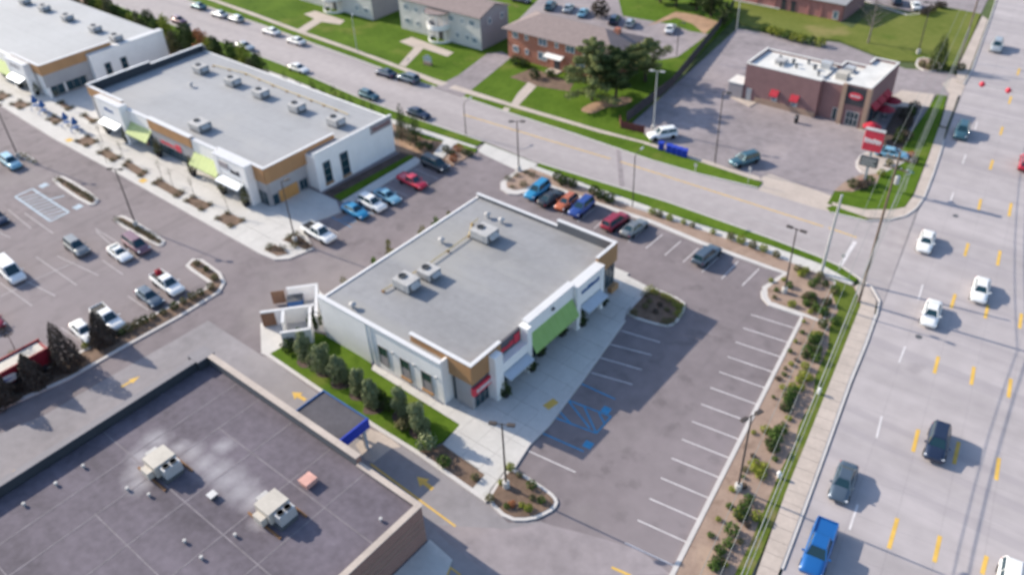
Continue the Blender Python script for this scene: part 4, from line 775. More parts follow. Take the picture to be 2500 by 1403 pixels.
# ---- brick house
b = thing('brick_house', 'red brick two-storey house with grey-brown hipped roof behind the big pine', 'house', (-89, 123.4, 0))
bx(b, 'wall', 'brick_red', -100.9, 118.8, 0, -77.2, 128, 5.7)
def hip(x0, y0, x1, y1, z, zr, m):
    c = (y1-y0)/2; return part('roof', MB().add([(x0,y0,z),(x1,y0,z),(x1,y1,z),(x0,y1,z),(x0+c,y0+c,zr),(x1-c,y0+c,zr),(x0,y0,z-.18),(x1,y0,z-.18),(x1,y1,z-.18),(x0,y1,z-.18)], [(0,1,5,4),(1,2,5),(2,3,4,5),(3,0,4),(0,6,7,1),(1,7,8,2),(2,8,9,3),(3,9,6,0),(9,8,7,6)]), m, b)
hip(-101.7, 118.0, -76.4, 128.8, 5.88, 8.0, 'shingle')
for x, z, w, h in ((-99, 4.2, 1.3, 1.2), (-96.3, 4.3, .8, 1), (-92.5, 4.1, 2, 1.4), (-89.3, 4.3, .8, 1), (-86.2, 4.1, 2, 1.3), (-83, 4.3, .8, 1), (-80, 4.2, 1.3, 1.2), (-99, 1.5, 1.3, 1.2), (-96.3, 1.6, .8, 1), (-92.6, 1.3, 2, 1.5), (-84, 1.5, 2, 1.3), (-80, 1.5, 1.3, 1.2)):
    window(b, 'y', 118.8, -1, x-w/2, x+w/2, z, z+h, 2 if w > 1 else 1, 1, 'white_wall', 'glass_light')
awning(b, 'y', 118.8, -1, -91.6, -87.6, 2.7, 3.1, 1.2, 'white_wall', name='porch_roof'); bx(b, 'door', 'dark_sign', -89.9, 118.72, .3, -88.6, 118.8, 2.4); bx(b, 'steps', 'concrete_tan', -90.6, 116.9, 0, -88, 118.72, .3)
bx(b, 'chimney', 'brick_red', -80.5, 124.2, 5.9, -79.5, 125.1, 8.1)
rel(b)
# ---- pink brick building
b = thing('warehouse', 'low pink brick building with grey roof at the top edge beyond the dry lawn', 'building', (-67, 176, 0))
bx(b, 'wall', 'brick_pink', -80, 170.3, 0, -56.2, 182, 3.4); bx(b, 'wall', 'brown_wall', -56.2, 170.5, 0, -55.9, 182, 3.5); 
part('roof', MB().add([(-80.4, 169.8, 3.4), (-62.4, 169.8, 3.4), (-55.6, 169.8, 3.4), (-55.6, 182.5, 4.6), (-80.4, 182.5, 4.6), (-80.4, 169.8, 3.55), (-55.6, 169.8, 3.55), (-55.6, 182.5, 4.75), (-80.4, 182.5, 4.75)], [(5,6,7,8), (0,2,6,5), (2,3,7,6), (3,4,8,7), (4,0,5,8), (4,3,2,0)]), 'roof_grey', b)
for x in (-68.6, -66.5): bx(b, 'door', 'dark_sign', x-.5, 170.2, .1, x+.5, 170.3, 2.3)
for x in (-74.5, -70.5, -63.2, -60.5): bx(b, 'pilaster', 'brick_pink', x-.2, 170.15, 0, x+.2, 170.3, 3.4)
window(b, 'y', 170.3, -1, -58, -56.9, .3, 1.9, 1, 1, 'white_wall', 'glass_light'); bx(b, 'footing', 'concrete', -79.9, 170.05, 0, -69.3, 170.29, .35)
rel(b)
# ---- dumpster enclosure
E0 = Vector((-74.4, 44.0)); EU = Vector((.654, .757)); EV = Vector((.757, -.654)); EA = math.atan2(.757, .654)
b = thing('bin_enclosure', 'white walled rubbish enclosure of two open bays with brown gates behind the centre shop', 'enclosure', (E0.x, E0.y, 0), EA)
def ew(u0, v0, u1, v1, h=2.15): bx(b, 'wall', 'white_wall', u0, -v0, 0, u1, -v1, h); bx(b, 'coping', 'cap', u0-.05, -v0+.05, h, u1+.05, -v1-.05, h+.09)
ew(0, 0, 3.7, .25); ew(3.45, .25, 3.7, 6.3); ew(-2.9, 4.05, 3.44, 4.3); ew(2.75, 4.3, 3.0, 8.4); ew(-.4, 8.4, 3.0, 8.65); ew(-.4, 4.31, -.15, 6.6, 2.1)
for u, v in ((-2.0, .12), (-2.95, 4.32)):
    for i in range(6): bx(b, 'gate_board', 'gate_brown', u+i*.27, -v, .15, u+i*.27+.25, -v-.06, 2.0)
    bx(b, 'gate_frame', 'metal_dark', u, -v+.04, .3, u+1.6, -v+.001, .42)
rel_ = None
t = thing('dumpster', 'dark blue steel dumpster standing inside the upper bay of the enclosure', 'dumpster', (-73.26,44.07), EA)
bx(t, 'bin', 'blue_sign', -.9, -.75, .12, .9, .75, 1.15); bx(t, 'lid', 'metal_dark', -.95, -.8, 1.15, 0, .8, 1.24); bx(t, 'lid', 'metal_dark', .02, -.8, 1.15, .95, .8, 1.22); bx(t, 'lifting_bar', 'blue_sign', -.9, -.88, .75, .9, -.75, .87)
t = thing('utility_cabinet', 'green transformer cabinet at the corner of the centre shop by the bin enclosure', 'cabinet', (-68.6, 46.2, .1), R(0))
bx(t, 'base', 'concrete', -1.1, -.9, 0, 1.1, .9, .12); bx(t, 'cabinet', 'green_box', -.95, -.75, .12, .95, .75, 1.75, .03); bx(t, 'door', 'green_box', -.9, -.79, .2, -.02, -.75, 1.65); bx(t, 'door', 'green_box', .02, -.79, .2, .9, -.75, 1.65); bx(t, 'lid', 'green_box', -1.0, -.82, 1.75, 1.0, .8, 1.83)

# ================================================================ VEHICLES
def paint(name, c, metal=.15):
    if name not in M: M[name] = mat(name, c, .32, 0, metal=metal, coat=.55, spec=.5)
    return M[name]
def sect(x, w, zb, zt, zs):
    # cross-section of the lower body at station x
    h = [(0, zb), (w-.12, zb), (w-.02, zb+.12), (w, zs-.12), (w-.03, zs), (w-.14, zt-.015), (w*.5, zt+.01), (0, zt+.015)]
    r = [(x, y, z) for y, z in h]; return r + [(x, -y, z) for y, z in h[-2:0:-1]]
CAR = dict(
 # L, W, stations (x from rear to front as fraction of L/2: half width factor, bottom, top), cabin: rear base, rear roof, front roof, windscreen base, roof height
 sedan=dict(L=4.75, W=1.82, st=[(-1, .80, .40, .80), (-.97, .90, .28, .92), (-.85, .98, .24, .98), (-.5, 1, .22, .96), (0, 1, .22, .93), (.38, 1, .22, .93), (.6, .98, .22, .88), (.86, .94, .24, .78), (.97, .86, .28, .66), (1, .74, .36, .56)], cab=(-1.72, -1.0, .28, 1.02), H=1.44),
 coupe=dict(L=4.5, W=1.84, st=[(-1, .80, .40, .78), (-.96, .92, .28, .92), (-.8, 1, .24, .97), (-.4, 1, .22, .95), (.2, .98, .22, .9), (.5, .98, .22, .86), (.84, .93, .24, .74), (.97, .84, .28, .62), (1, .72, .36, .54)], cab=(-1.9, -.75, .1, .95), H=1.30),
 suv=dict(L=4.75, W=1.92, st=[(-1, .86, .46, .95), (-.97, .94, .36, 1.06), (-.8, 1, .30, 1.08), (0, 1, .28, 1.06), (.42, 1, .28, 1.06), (.62, .98, .28, 1.02), (.88, .95, .30, .95), (.97, .88, .34, .82), (1, .78, .42, .70)], cab=(-2.22, -2.0, .35, 1.05), H=1.75),
 minivan=dict(L=5.0, W=1.96, st=[(-1, .88, .44, .95), (-.97, .95, .34, 1.04), (-.8, 1, .28, 1.05), (0, 1, .26, 1.02), (.5, 1, .26, 1.0), (.75, .97, .27, .94), (.93, .9, .3, .8), (1, .76, .38, .62)], cab=(-2.4, -2.2, .75, 1.55), H=1.78),
 hatch=dict(L=4.2, W=1.76, st=[(-1, .84, .42, .85), (-.96, .93, .32, .95), (-.7, 1, .26, .97), (0, 1, .24, .95), (.45, 1, .24, .94), (.65, .97, .24, .9), (.88, .93, .26, .82), (.97, .86, .3, .7), (1, .74, .38, .58)], cab=(-1.98, -1.6, .3, 1.0), H=1.5),
 pickup=dict(L=5.8, W=2.0, st=[(-1, .94, .55, 1.0), (-.98, .97, .45, 1.06), (-.6, 1, .42, 1.06), (0, 1, .40, 1.05), (.4, 1, .40, 1.06), (.62, .98, .40, 1.08), (.9, .96, .42, 1.0), (.98, .92, .46, .88), (1, .84, .52, .78)], cab=(-.72, -.58, .75, 1.38), H=1.85),
 van=dict(L=5.7, W=2.05, st=[(-1, .94, .45, 1.0), (-.98, .97, .38, 1.1), (-.6, 1, .34, 1.1), (0, 1, .32, 1.1), (.55, 1, .32, 1.1), (.74, .98, .32, 1.06), (.92, .95, .34, .96), (1, .84, .42, .78)], cab=(-2.78, -2.72, .95, 1.75), H=2.2))
CM = {}
def car_meshes(kind):
    # list of (name, mesh, material role, parent index)
    if kind in CM: return CM[kind]
    c = CAR[kind]; L, Wd = c['L'], c['W']; hw = Wd/2; out = []
    mb = MB().loft([sect(f*L/2, hw*w, zb, zt, zb+(zt-zb)*.72) for f, w, zb, zt in c['st']])
    me = mb.mesh('body', None, True); out.append(('body', me, 'paint', None))
    xr0, xr1, xf1, xf0 = c['cab']; H = c['H']
    def ztop(x):
        s = c['st']
        for a, b in zip(s, s[1:]):
            if a[0]*L/2 <= x <= b[0]*L/2: return a[3]+(b[3]-a[3])*(x-a[0]*L/2)/((b[0]-a[0])*L/2)
        return s[0][3]
    yb, yt = hw-.13, hw-.34 if kind != 'van' else hw-.2; z0r, z0f = ztop(xr0)-.02, ztop(xf0)-.02
    # roof panel with rounded edge, plus pillars in one painted part
    mb = MB(); e = .09
    mb.loft([[(xr1-.02, -yt, H-.1), (xf1+.05, -yt, H-.1), (xf1+.05, yt, H-.1), (xr1-.02, yt, H-.1)], [(xr1+e, -yt+e, H-.01), (xf1-e, -yt+e, H-.01), (xf1-e, yt-e, H-.01), (xr1+e, yt-e, H-.01)]])
    for s in (-1, 1):
        for (xa, za, xb) in ((xf0, z0f, xf1), (xr0, z0r, xr1)):
            p = [(xa, s*yb, za), (xa-.09, s*yb, za), (xb-.06, s*yt, H-.09), (xb+.03, s*yt, H-.09)]
            q = [(a-.0, b-s*.1, d) for a, b, d in p]
            mb.add(p+q, [(0,1,2,3), (7,6,5,4), (0,4,5,1), (1,5,6,2), (2,6,7,3), (3,7,4,0)])
        xm = (xr0+xf0)/2-.1; mb.add([(xm-.05, s*yb, .95), (xm+.05, s*yb, .95), (xm+.03, s*yt, H-.09), (xm-.05, s*yt, H-.09), (xm-.05, s*(yb-.06), .95), (xm+.05, s*(yb-.06), .95), (xm+.03, s*(yt-.06), H-.09), (xm-.05, s*(yt-.06), H-.09)], [(0,1,2,3), (7,6,5,4), (0,4,5,1), (1,5,6,2), (2,6,7,3), (3,7,4,0)])
    out.append(('roof', mb.mesh('roof', None), 'paint', None))
    k = .02
    out.append(('windscreen', MB().quad((xf0, -yb+.06, z0f), (xf0, yb-.06, z0f), (xf1+k, yt-.06, H-.09), (xf1+k, -yt+.06, H-.09)).mesh('windscreen', 'glass'), None, None))
    out.append(('rear_window', MB().quad((xr0, yb-.06, z0r), (xr0, -yb+.06, z0r), (xr1-k, -yt+.06, H-.09), (xr1-k, yt-.06, H-.09)).mesh('rear_window', 'paint_panel' if False else 'glass'), None, None))
    for s in (-1, 1):
        m_ = 'glass'
        if kind == 'van':
            xs = .35; out.append(('side_panel', MB().quad((xr0, s*(yb-.01), z0r), (xs, s*(yb-.01), z0f), (xs, s*(yt-.01), H-.09), (xr1, s*(yt-.01), H-.09)).mesh('side_panel', None), 'paint', None))
            out.append(('side_window', MB().quad((xs, s*(yb-.012), z0f), (xf0-.05, s*(yb-.012), z0f), (xf1, s*(yt-.012), H-.09), (xs, s*(yt-.012), H-.09)).mesh('side_window', 'glass'), None, None))
        else:
            out.append(('side_window', MB().quad((xr0+.04, s*(yb-.02), z0r), (xf0-.04, s*(yb-.02), z0f), (xf1, s*(yt-.02), H-.09), (xr1, s*(yt-.02), H-.09)).mesh('side_window', 'glass'), None, None))
    zf, zr = c['st'][-3][3]-.16, c['st'][1][3]-.2
    xF, xR = L/2*.955, -L/2*.975
    for s in (-1, 1):
        out.append(('headlight', MB().box(xF-.2, s*(hw*.78)-.15, zf-.05, xF+.0, s*(hw*.78)+.15, zf+.07).mesh('headlight', 'headlight', False, .02), None, None))
        out.append(('taillight', MB().box(xR-.02, s*hw*.78-.13, zr-.1, xR+.14, s*hw*.78+.13, zr+.08).mesh('taillight', 'taillight', False, .02), None, None))
        out.append(('mirror', MB().box(xf0-.32, s*hw-(.02 if s > 0 else .2), z0f+.03, xf0-.14, s*hw+(.2 if s > 0 else .02), z0f+.17).mesh('mirror', None, False, .03), 'paint', None))
    out.append(('grille', MB().box(L/2*.93, -hw*.5, c['st'][-1][2]+.02, L/2*.998, hw*.5, c['st'][-1][3]-.03).mesh('grille', 'trim_black'), None, None))
    out.append(('bumper', MB().box(-L/2-.03, -hw*.8, c['st'][0][2], -L/2+.12, hw*.8, c['st'][0][2]+.14).mesh('bumper', 'trim_black', False, .02), None, None))
    r = .33 if kind in ('sedan', 'coupe', 'hatch', 'minivan') else .40; wb = L*.30
    tm = MB().lathe([(r*.62, -.11), (r*.95, -.115), (r, -.08), (r, .08), (r*.95, .115), (r*.62, .11)], 16, axis='y').mesh('tyre', 'tyre', False)
    rm = MB().lathe([(0, -.09), (r*.6, -.10), (r*.64, 0), (r*.6, .10), (0, .09)], 10, axis='y').mesh('rim', 'rim')
    for x in (-wb*1.02, wb*1.06):
        for s in (-1, 1): out.append(('wheel', (tm, rm, (x, s*(hw-.09), r)), None, None))
    if kind == 'pickup':
        mb = MB().box(-L/2+.14, -hw+.2, 1.0, -.86, hw-.2, 1.085); out.append(('bed', mb.mesh('bed', None), 'bed', None))
        for s in (-1, 1): out.append(('bed_rail', MB().box(-L/2+.03, s*(hw-.17)-.045, 1.0, -.8, s*(hw-.17)+.045, 1.2).mesh('bed_rail', None, False, .02), 'paint', None))
        out.append(('tailgate', MB().box(-L/2+.01, -hw+.14, .85, -L/2+.11, hw-.14, 1.19).mesh('tailgate', None, False, .02), 'paint', None))
    CM[kind] = out; return out
def car(kind, name, pos, head, col, label, cat='car', group=None, bed='trim_black', sc=1.0):
    t = thing(name, label, cat, (pos[0], pos[1], .015), head, group); t.scale = (sc, sc, sc)
    for nm, me, role, _ in car_meshes(kind):
        if nm == 'wheel':
            w = link('wheel', me[0], t, me[2]); link('rim', me[1], w); continue
        o = link(nm, me, t)
        if role:
            if not me.materials: me.materials.append(M['trim_black'])
            o.material_slots[0].link = 'OBJECT'; o.material_slots[0].material = M[bed] if role == 'bed' else col
    return t
WHITE = paint('paint_white', (.80, .80, .80), 0); SILVER = paint('paint_silver', (.45, .48, .50), .4); GREY = paint('paint_grey', (.20, .215, .23), .3); DARK = paint('paint_dark', (.03, .035, .045), .3)
NAVY = paint('paint_navy', (.022, .035, .075), .3); BLUE = paint('paint_blue', (.012, .12, .38)); LBLUE = paint('paint_light_blue', (.20, .42, .56)); TEAL = paint('paint_teal', (.05, .13, .17), .3); COBALT = paint('paint_cobalt', (.02, .06, .27))
RED = paint('paint_red', (.55, .015, .05)); DRED = paint('paint_dark_red', (.30, .015, .04)); ORANGE = paint('paint_orange', (.48, .125, .05)); MAROON = paint('paint_maroon', (.20, .10, .13), .2); CYAN = paint('paint_azure', (.02, .24, .46)); SLATE = paint('paint_slate', (.09, .125, .17), .3)
RH = RD + math.pi          # towards the camera along the main road
G1 = 'vehicles driving on the main road'; G2 = 'cars parked or driving on the side street'; G3 = 'cars parked by the long shop'; G4 = 'cars parked in the north row of the centre shop'; G5 = 'cars parked in the big left lot'; G6 = 'cars behind the brick house'
car('sedan', 'sedan', (-16.92,100.48), RH, WHITE, 'white sedan with dark roof glass on the main road level with the side street', 'car', G1)
car('sedan', 'sedan', (-8.62,94.03), RH, WHITE, 'white sedan with plain white roof in the inner lane of the main road', 'car', G1)
car('sedan', 'sedan', (-11.75,86.33), RH, WHITE, 'white sedan with small sunroof in the kerb-side lane, passing a pole shadow', 'car', G1)
car('suv', 'suv', (-4.98,66.84), RH, NAVY, 'dark navy SUV in the middle lane beside a yellow dash', 'car', G1)
car('sedan', 'sedan', (-10.22,56.98), RH, SLATE, 'slate grey sedan with black roof just behind the blue pickup', 'car', G1)
car('pickup', 'pickup_truck', (-9.09,48.78), RH, BLUE, 'bright blue pickup truck with covered bed at the bottom of the main road', 'pickup truck', G1, 'paint_blue', 1.02)
car('suv', 'suv', (-27.37,171.74), RH, SILVER, 'silver SUV farthest up the main road', 'car', G1)
car('suv', 'suv', (-22.32,133.75), RH, TEAL, 'dark teal SUV on the main road beside the restaurant sign', 'car', G1)
car('suv', 'suv', (-12.00,128.81), RD, RED, 'red SUV cut off by the right edge of the photo', 'car', G1)
car('suv', 'suv', (4.43,54.72), RH, WHITE, 'white SUV cut off at the bottom right corner', 'car', G1)
SX = math.pi
car('sedan', 'sedan', (-150.81,100.72), SX, WHITE, 'white sedan parked at the far kerb near the first footpath, upper of two', 'car', G2)
car('sedan', 'sedan', (-141.94,100.18), SX, WHITE, 'white sedan parked at the far kerb, lower of two whites', 'car', G2)
car('sedan', 'sedan', (-114.44,99.11), SX, NAVY, 'navy sedan parked tail to tail with a larger dark car at the far kerb', 'car', G2)
car('suv', 'suv', (-109.00,99.60), SX, SLATE, 'slate blue SUV parked at the far kerb below the lawn sign', 'car', G2)
car('sedan', 'sedan', (-178.62,101.60), SX, TEAL, 'dark teal car at the far kerb, topmost on the side street', 'car', G2)
car('sedan', 'sedan', (-169.58,101.02), SX, SILVER, 'silver sedan at the far kerb between a dark car and a pale car', 'car', G2)
car('hatch', 'hatchback', (-163.91,101.29), SX, SILVER, 'pale silver hatchback at the far kerb with dark rear glass', 'car', G2)
car('sedan', 'sedan', (-130.17,91.18), 0, WHITE, 'white car driving alone on the near half of the side street', 'car', G2)
car('hatch', 'hatchback', (-109.89,90.47), 0, TEAL, 'dark hatchback driving on the near half, behind a navy sedan', 'car', G2)
car('sedan', 'sedan', (-97.36,90.25), 0, NAVY, 'navy sedan driving on the near half just before the shop driveway', 'car', G2)
car('sedan', 'sedan', (-148.63,92.38), 0, SILVER, 'silver blue sedan on the near half behind the conifer hedge', 'car', G2)
car('hatch', 'hatchback', (-174.13,93.57), 0, MAROON, 'small maroon car half hidden by the hedge at the upper left', 'car', G2)
SH = -.05
car('pickup', 'pickup_truck', (-82.62,55.72), SH, WHITE, 'white pickup truck with dark bed load nearest the plaza corner', 'pickup truck', G3)
car('sedan', 'sedan', (-82.94,62.60), SH, CYAN, 'azure blue sedan parked beside a white SUV in the shop shade', 'car', G3)
car('suv', 'suv', (-82.26,65.30), SH, WHITE, 'white SUV between the azure sedan and a pale blue car', 'car', G3)
car('sedan', 'sedan', (-82.00,68.03), SH, LBLUE, 'pale blue sedan parked beside the white SUV in the shade', 'car', G3)
car('pickup', 'pickup_truck', (-81.95,73.14), SH, RED, 'red pickup truck parked between pale blue sedan and black van', 'pickup truck', G3, 'paint_red', .9)
car('minivan', 'minivan', (-82.70,78.90), SH, DARK, 'black minivan parked by the bare planting bed, last in its row', 'car', G3)
NH = -math.pi/2+.06
car('suv', 'suv', (-65.14,81.77), NH, CYAN, 'azure SUV first in the north row next to the lamp island', 'car', G4)
car('sedan', 'sedan', (-62.35,81.39), -NH, DARK, 'dark sedan with red tail lights between azure and orange cars', 'car', G4)
car('hatch', 'hatchback', (-59.88,81.66), NH, ORANGE, 'orange hatchback in the north row', 'car', G4)
car('suv', 'suv', (-57.31,81.69), NH, COBALT, 'cobalt blue SUV beside the orange hatchback', 'car', G4)
car('suv', 'suv', (-51.52,81.46), -NH, DRED, 'dark red SUV in the middle of the north row', 'car', G4)
car('sedan', 'sedan', (-48.67,81.70), -NH, GREY, 'grey sedan parked right beside the dark red SUV', 'car', G4)
car('suv', 'suv', (-37.82,81.63), -NH, SLATE, 'slate SUV parked alone near the end of the north row', 'car', G4)
LH = -.06
car('suv', 'suv', (-139.44,39.96), LH, LBLUE, 'light blue SUV with sunlit roof beside the small upper island', 'car', G5)
car('sedan', 'sedan', (-124.45,30.87), LH, NAVY, 'dark car cut off at the left edge level with the hatched bay', 'car', G5)
car('suv', 'suv', (-107.23,33.87), LH, GREY, 'grey SUV parked alone in the middle of the left lot', 'car', G5)
car('coupe', 'coupe', (-101.05,36.66), LH, WHITE, 'low white coupe parked beside a maroon minivan', 'car', G5)
car('minivan', 'minivan', (-100.95,39.12), LH, MAROON, 'maroon minivan parked against the lamp island', 'car', G5)
car('van', 'van', (-108.84,25.57), LH, WHITE, 'tall white van at the left edge with blue-tinted windscreen', 'van', G5)
wt = car('pickup', 'pickup_truck', (-89.44,36.57), LH, WHITE, 'white pickup truck carrying something red in its bed', 'pickup truck', G5)
t = thing('gas_can', 'red container standing in the bed of the white pickup truck', 'container', (wt.location.x-2.0, wt.location.y+.2, 1.1)); bx(t, 'body', 'red_plain', -.3, -.35, 0, .3, .35, .75, .08); bx(t, 'cap', 'trim_black', -.1, -.1, .75, .1, .1, .85)
car('sedan', 'sedan', (-89.00,33.71), LH, SLATE, 'slate blue sedan parked between two white pickup trucks', 'car', G5)
car('pickup', 'pickup_truck', (-89.22,28.22), LH, WHITE, 'white pickup truck with empty dark bed beside the shrub bed', 'pickup truck', G5)
car('sedan', 'sedan', (-89.39,25.22), LH, WHITE, 'cream white sedan half hidden by a dark cone tree', 'car', G5)
car('sedan', 'sedan', (-100.85,19.44), LH, DRED, 'red car cut off at the left edge above the red truck', 'car', G5)
car('suv', 'suv', (-59.53,106.83), R(-128), WHITE, 'white car parked at the end of the dark fence', 'car')
car('suv', 'suv', (-45.26,106.65), R(-115), TEAL, 'dark teal SUV parked in the restaurant lot by the street', 'car')
car('sedan', 'sedan', (-28.49,120.86), R(10), LBLUE, 'pale blue car showing behind the red pylon sign', 'car')
BH = math.pi/2+.4
car('suv', 'suv', (-110.40,144.80), BH, TEAL, 'teal car parked behind the brick house, leftmost', 'car', G6)
car('sedan', 'sedan', (-106.34,145.85), BH, SILVER, 'silver sedan behind the brick house, beside the teal car', 'car', G6)
car('sedan', 'sedan', (-102.05,145.28), BH, LBLUE, 'pale blue sedan behind the brick house by a brown shrub', 'car', G6)
car('suv', 'suv', (-94.08,145.16), BH, NAVY, 'navy SUV behind the brick house beside a silver hatchback', 'car', G6)
car('hatch', 'hatchback', (-90.37,145.30), BH, SILVER, 'silver hatchback at the end of the row behind the brick house', 'car', G6)
car('sedan', 'sedan', (-82.03,147.16), BH, WHITE, 'white car alone at the end of the car park beyond the pine', 'car', G6)
car('sedan', 'sedan', (-118.37,144.49), 0, DARK, 'dark car at the top edge beside the apartment block', 'car', G6)
car('suv', 'suv', (-50.75,186.49), BH, NAVY, 'navy car in the far car park at the top edge', 'car'); car('sedan', 'sedan', (-46.58,185.56), BH, WHITE, 'white car with navy shadow in the far car park', 'car')
# red delivery truck at the left edge
q = (-88.02,20.40); t = thing('delivery_truck', 'red delivery truck with blue and white side panel behind the cone trees', 'truck', (q[0], q[1]-6.6, 0), -math.pi/2-.02)
bx(t, 'chassis', 'trim_black', -6.5, -1.1, .5, 3.6, 1.1, .85); bx(t, 'box', 'truck_red', -6.6, -1.25, .85, 2.6, 1.25, 2.75, .05)
part('panel', MB().loft([[(-3.4, 1.26, 1.3), (2.2, 1.26, 1.3), (2.2, 1.26, 2.6), (-2.4, 1.26, 2.2)], [(-3.4, 1.30, 1.3), (2.2, 1.30, 1.3), (2.2, 1.30, 2.6), (-2.4, 1.30, 2.2)]]), 'white_wall', t)
part('panel', MB().loft([[(-2.2, 1.30, 1.75), (2.1, 1.30, 1.6), (2.1, 1.30, 2.45)], [(-2.2, 1.33, 1.75), (2.1, 1.33, 1.6), (2.1, 1.33, 2.45)]]), 'blue_bin', t)
bx(t, 'roof', 'unit_beige', -6.2, -.95, 2.75, 2.3, .95, 2.756); bx(t, 'roof_rail', 'truck_red', -6.6, -1.25, 2.75, 2.6, -1.05, 2.95); bx(t, 'roof_rail', 'truck_red', -6.6, 1.05, 2.75, 2.6, 1.25, 2.93)
bx(t, 'skirt', 'dark_sign', -5.6, 1.0, .55, 2.4, 1.28, 1.1); bx(t, 'rear_door', 'metal', -6.66, -1.1, .95, -6.6, -.02, 2.6); bx(t, 'rear_door', 'metal', -6.66, .02, .95, -6.6, 1.1, 2.6)
part('cab', MB().loft([[(2.7, -1.15, .6), (2.7, 1.15, .6), (2.7, 1.1, 2.7), (2.7, -1.1, 2.7)], [(4.0, -1.15, .6), (4.0, 1.15, .6), (3.8, 1.05, 2.65), (3.8, -1.05, 2.65)], [(5.0, -1.05, .6), (5.0, 1.05, .6), (4.7, 1.0, 1.5), (4.7, -1.0, 1.5)]]), 'truck_red', t, bevel=.03)
part('windscreen', MB().quad((4.72, -.95, 1.56), (4.72, .95, 1.56), (3.86, .95, 2.6), (3.86, -.95, 2.6)), 'glass', t)
tm = MB().lathe([(.28, -.14), (.46, -.15), (.5, -.1), (.5, .1), (.46, .15), (.28, .14)], 16, axis='y').mesh('tyre', 'tyre'); rm = MB().lathe([(0, -.1), (.27, -.12), (.27, .12), (0, .1)], 10, axis='y').mesh('rim', 'rim')
for x in (-5, -3.9, 4.1):
    for s in (-1, 1): w = link('wheel', tm, t, (x, s*1.02, .5)); link('rim', rm, w)
# ================================================================ ROOFTOP PLANT
def rtu(pos, z, rz, label, group, l=2.5, w=1.9, h=1.35, m='unit_white'):
    t = thing('rooftop_unit', label, 'air handler', (pos[0], pos[1], z), rz, group)
    bx(t, 'curb', 'metal_dark', -l/2+.1, -w/2+.1, 0, l/2-.1, w/2-.1, .28); bx(t, 'cabinet', m, -l/2, -w/2, .28, l/2, w/2, h, .03)
    f = part('fan', MB().lathe([(.5, h), (.5, h+.14), (.42, h+.14), (.42, h+.01)], 14, (-l*.22, 0, 0)), 'metal_dark', t); part('grille', MB().lathe([(0, h+.05), (.42, h+.06)], 14, (-l*.22, 0, 0)), 'grille', f)
    bx(t, 'coil', 'metal_dark', l/2, -w*.38, .4, l/2+.03, w*.42, h-.12); bx(t, 'access_panel', m, -l*.1, -w/2-.025, .38, l*.3, -w/2, h-.1)
    part('hood', MB().add([(l/2+.03, -w*.3, h-.15), (l/2+.03, w*.3, h-.15), (l/2+.5, w*.3, .7), (l/2+.5, -w*.3, .7), (l/2+.03, -w*.3, .7), (l/2+.03, w*.3, .7)], [(0,1,2,3), (0,3,4), (1,5,2), (3,2,5,4)]), m, t)
    return t
g = 'rooftop units on the centre shop'
rtu((-58.39,62.74), 5.5, 0, 'large white rooftop unit at the upper end of the centre shop gas pipe', g, 2.7, 2.4)
rtu((-58.41,52.89), 5.5, 0, 'smaller white rooftop unit, upper of the close pair on the centre roof', g, 2.0, 2.0, 1.15)
rtu((-59.08,49.91), 5.5, 0, 'white rooftop unit, lower of the close pair on the centre roof', g, 2.5, 2.1)
g = 'rooftop units on the long shop'
for i, (q, l) in enumerate(((((-132.81,72.81)), 'topmost rooftop unit in the row along the long shop pipe'), (((-123.46,72.79)), 'second rooftop unit from the top along the long shop pipe'), (((-115.37,72.53)), 'middle rooftop unit of the five along the long shop pipe'), (((-106.10,72.51)), 'fourth rooftop unit from the top along the long shop pipe'), (((-97.08,72.75)), 'rooftop unit nearest the street-side sign of the long shop'), (((-113.64,59.63)), 'large rooftop unit alone near the sunlit awning side of the long shop'))):
    rtu(q, 5.65, 0, l, g, 2.3 if i < 5 else 2.8, 2.0 if i < 5 else 2.4, 1.3)
g = 'rooftop units on the farthest shop'
for q, l in ((((-199.01,73.11)), 'rooftop unit at the top edge of the farthest shop roof'), (((-190.56,73.28)), 'second rooftop unit from the top on the farthest shop'), (((-180.42,73.08)), 'third rooftop unit on the farthest shop, mid row'), (((-169.11,72.96)), 'rooftop unit with a pale duct, fourth on the farthest shop'), (((-160.77,72.66)), 'rooftop unit nearest the corner of the farthest shop')):
    rtu(q, 5.55, 0, l, g, 2.1, 1.9, 1.2)
g = 'old rooftop units on the brick shop'
def bigrtu(q, label):
    t = thing('rooftop_unit', label, 'air handler', (q[0], q[1], 4.7), 0, g)
    bx(t, 'curb', 'metal_dark', -1.5, -.9, 0, 1.5, .9, .3); bx(t, 'cabinet', 'unit_beige', -1.5, -1.1, .3, .5, 1.1, 1.6, .03); bx(t, 'cabinet', 'metal', .52, -.7, .3, 1.4, 1.0, 1.45, .03)
    bx(t, 'intake', 'unit_white', -2.2, -.5, .3, -1.52, .6, 1.25); bx(t, 'duct', 'unit_beige', -1.1, -1.7, .3, .1, -1.12, 1.1, .02); bx(t, 'coil', 'grille', -.9, 1.1, .45, .4, 1.14, 1.4)
    for x, y in ((.97, .5), (.97, -.25)): f = part('fan', MB().lathe([(.34, 1.45), (.34, 1.58), (.28, 1.58), (.28, 1.47)], 12, (x, y, 0)), 'metal_dark', t); part('grille', MB().lathe([(0, 1.5), (.28, 1.5)], 12, (x, y, 0)), 'grille', f)
    bx(t, 'skid', 'wood_joint', -2.4, -1.5, 0, 2.0, -1.3, .14); bx(t, 'skid', 'wood_joint', -2.4, 1.3, 0, 2.0, 1.5, .14)
bigrtu((-58.22,17.89), 'old beige rooftop unit in the stained middle of the dark roof'); bigrtu((-45.89,20.97), 'old beige rooftop unit with round fan nearer the brick wall')
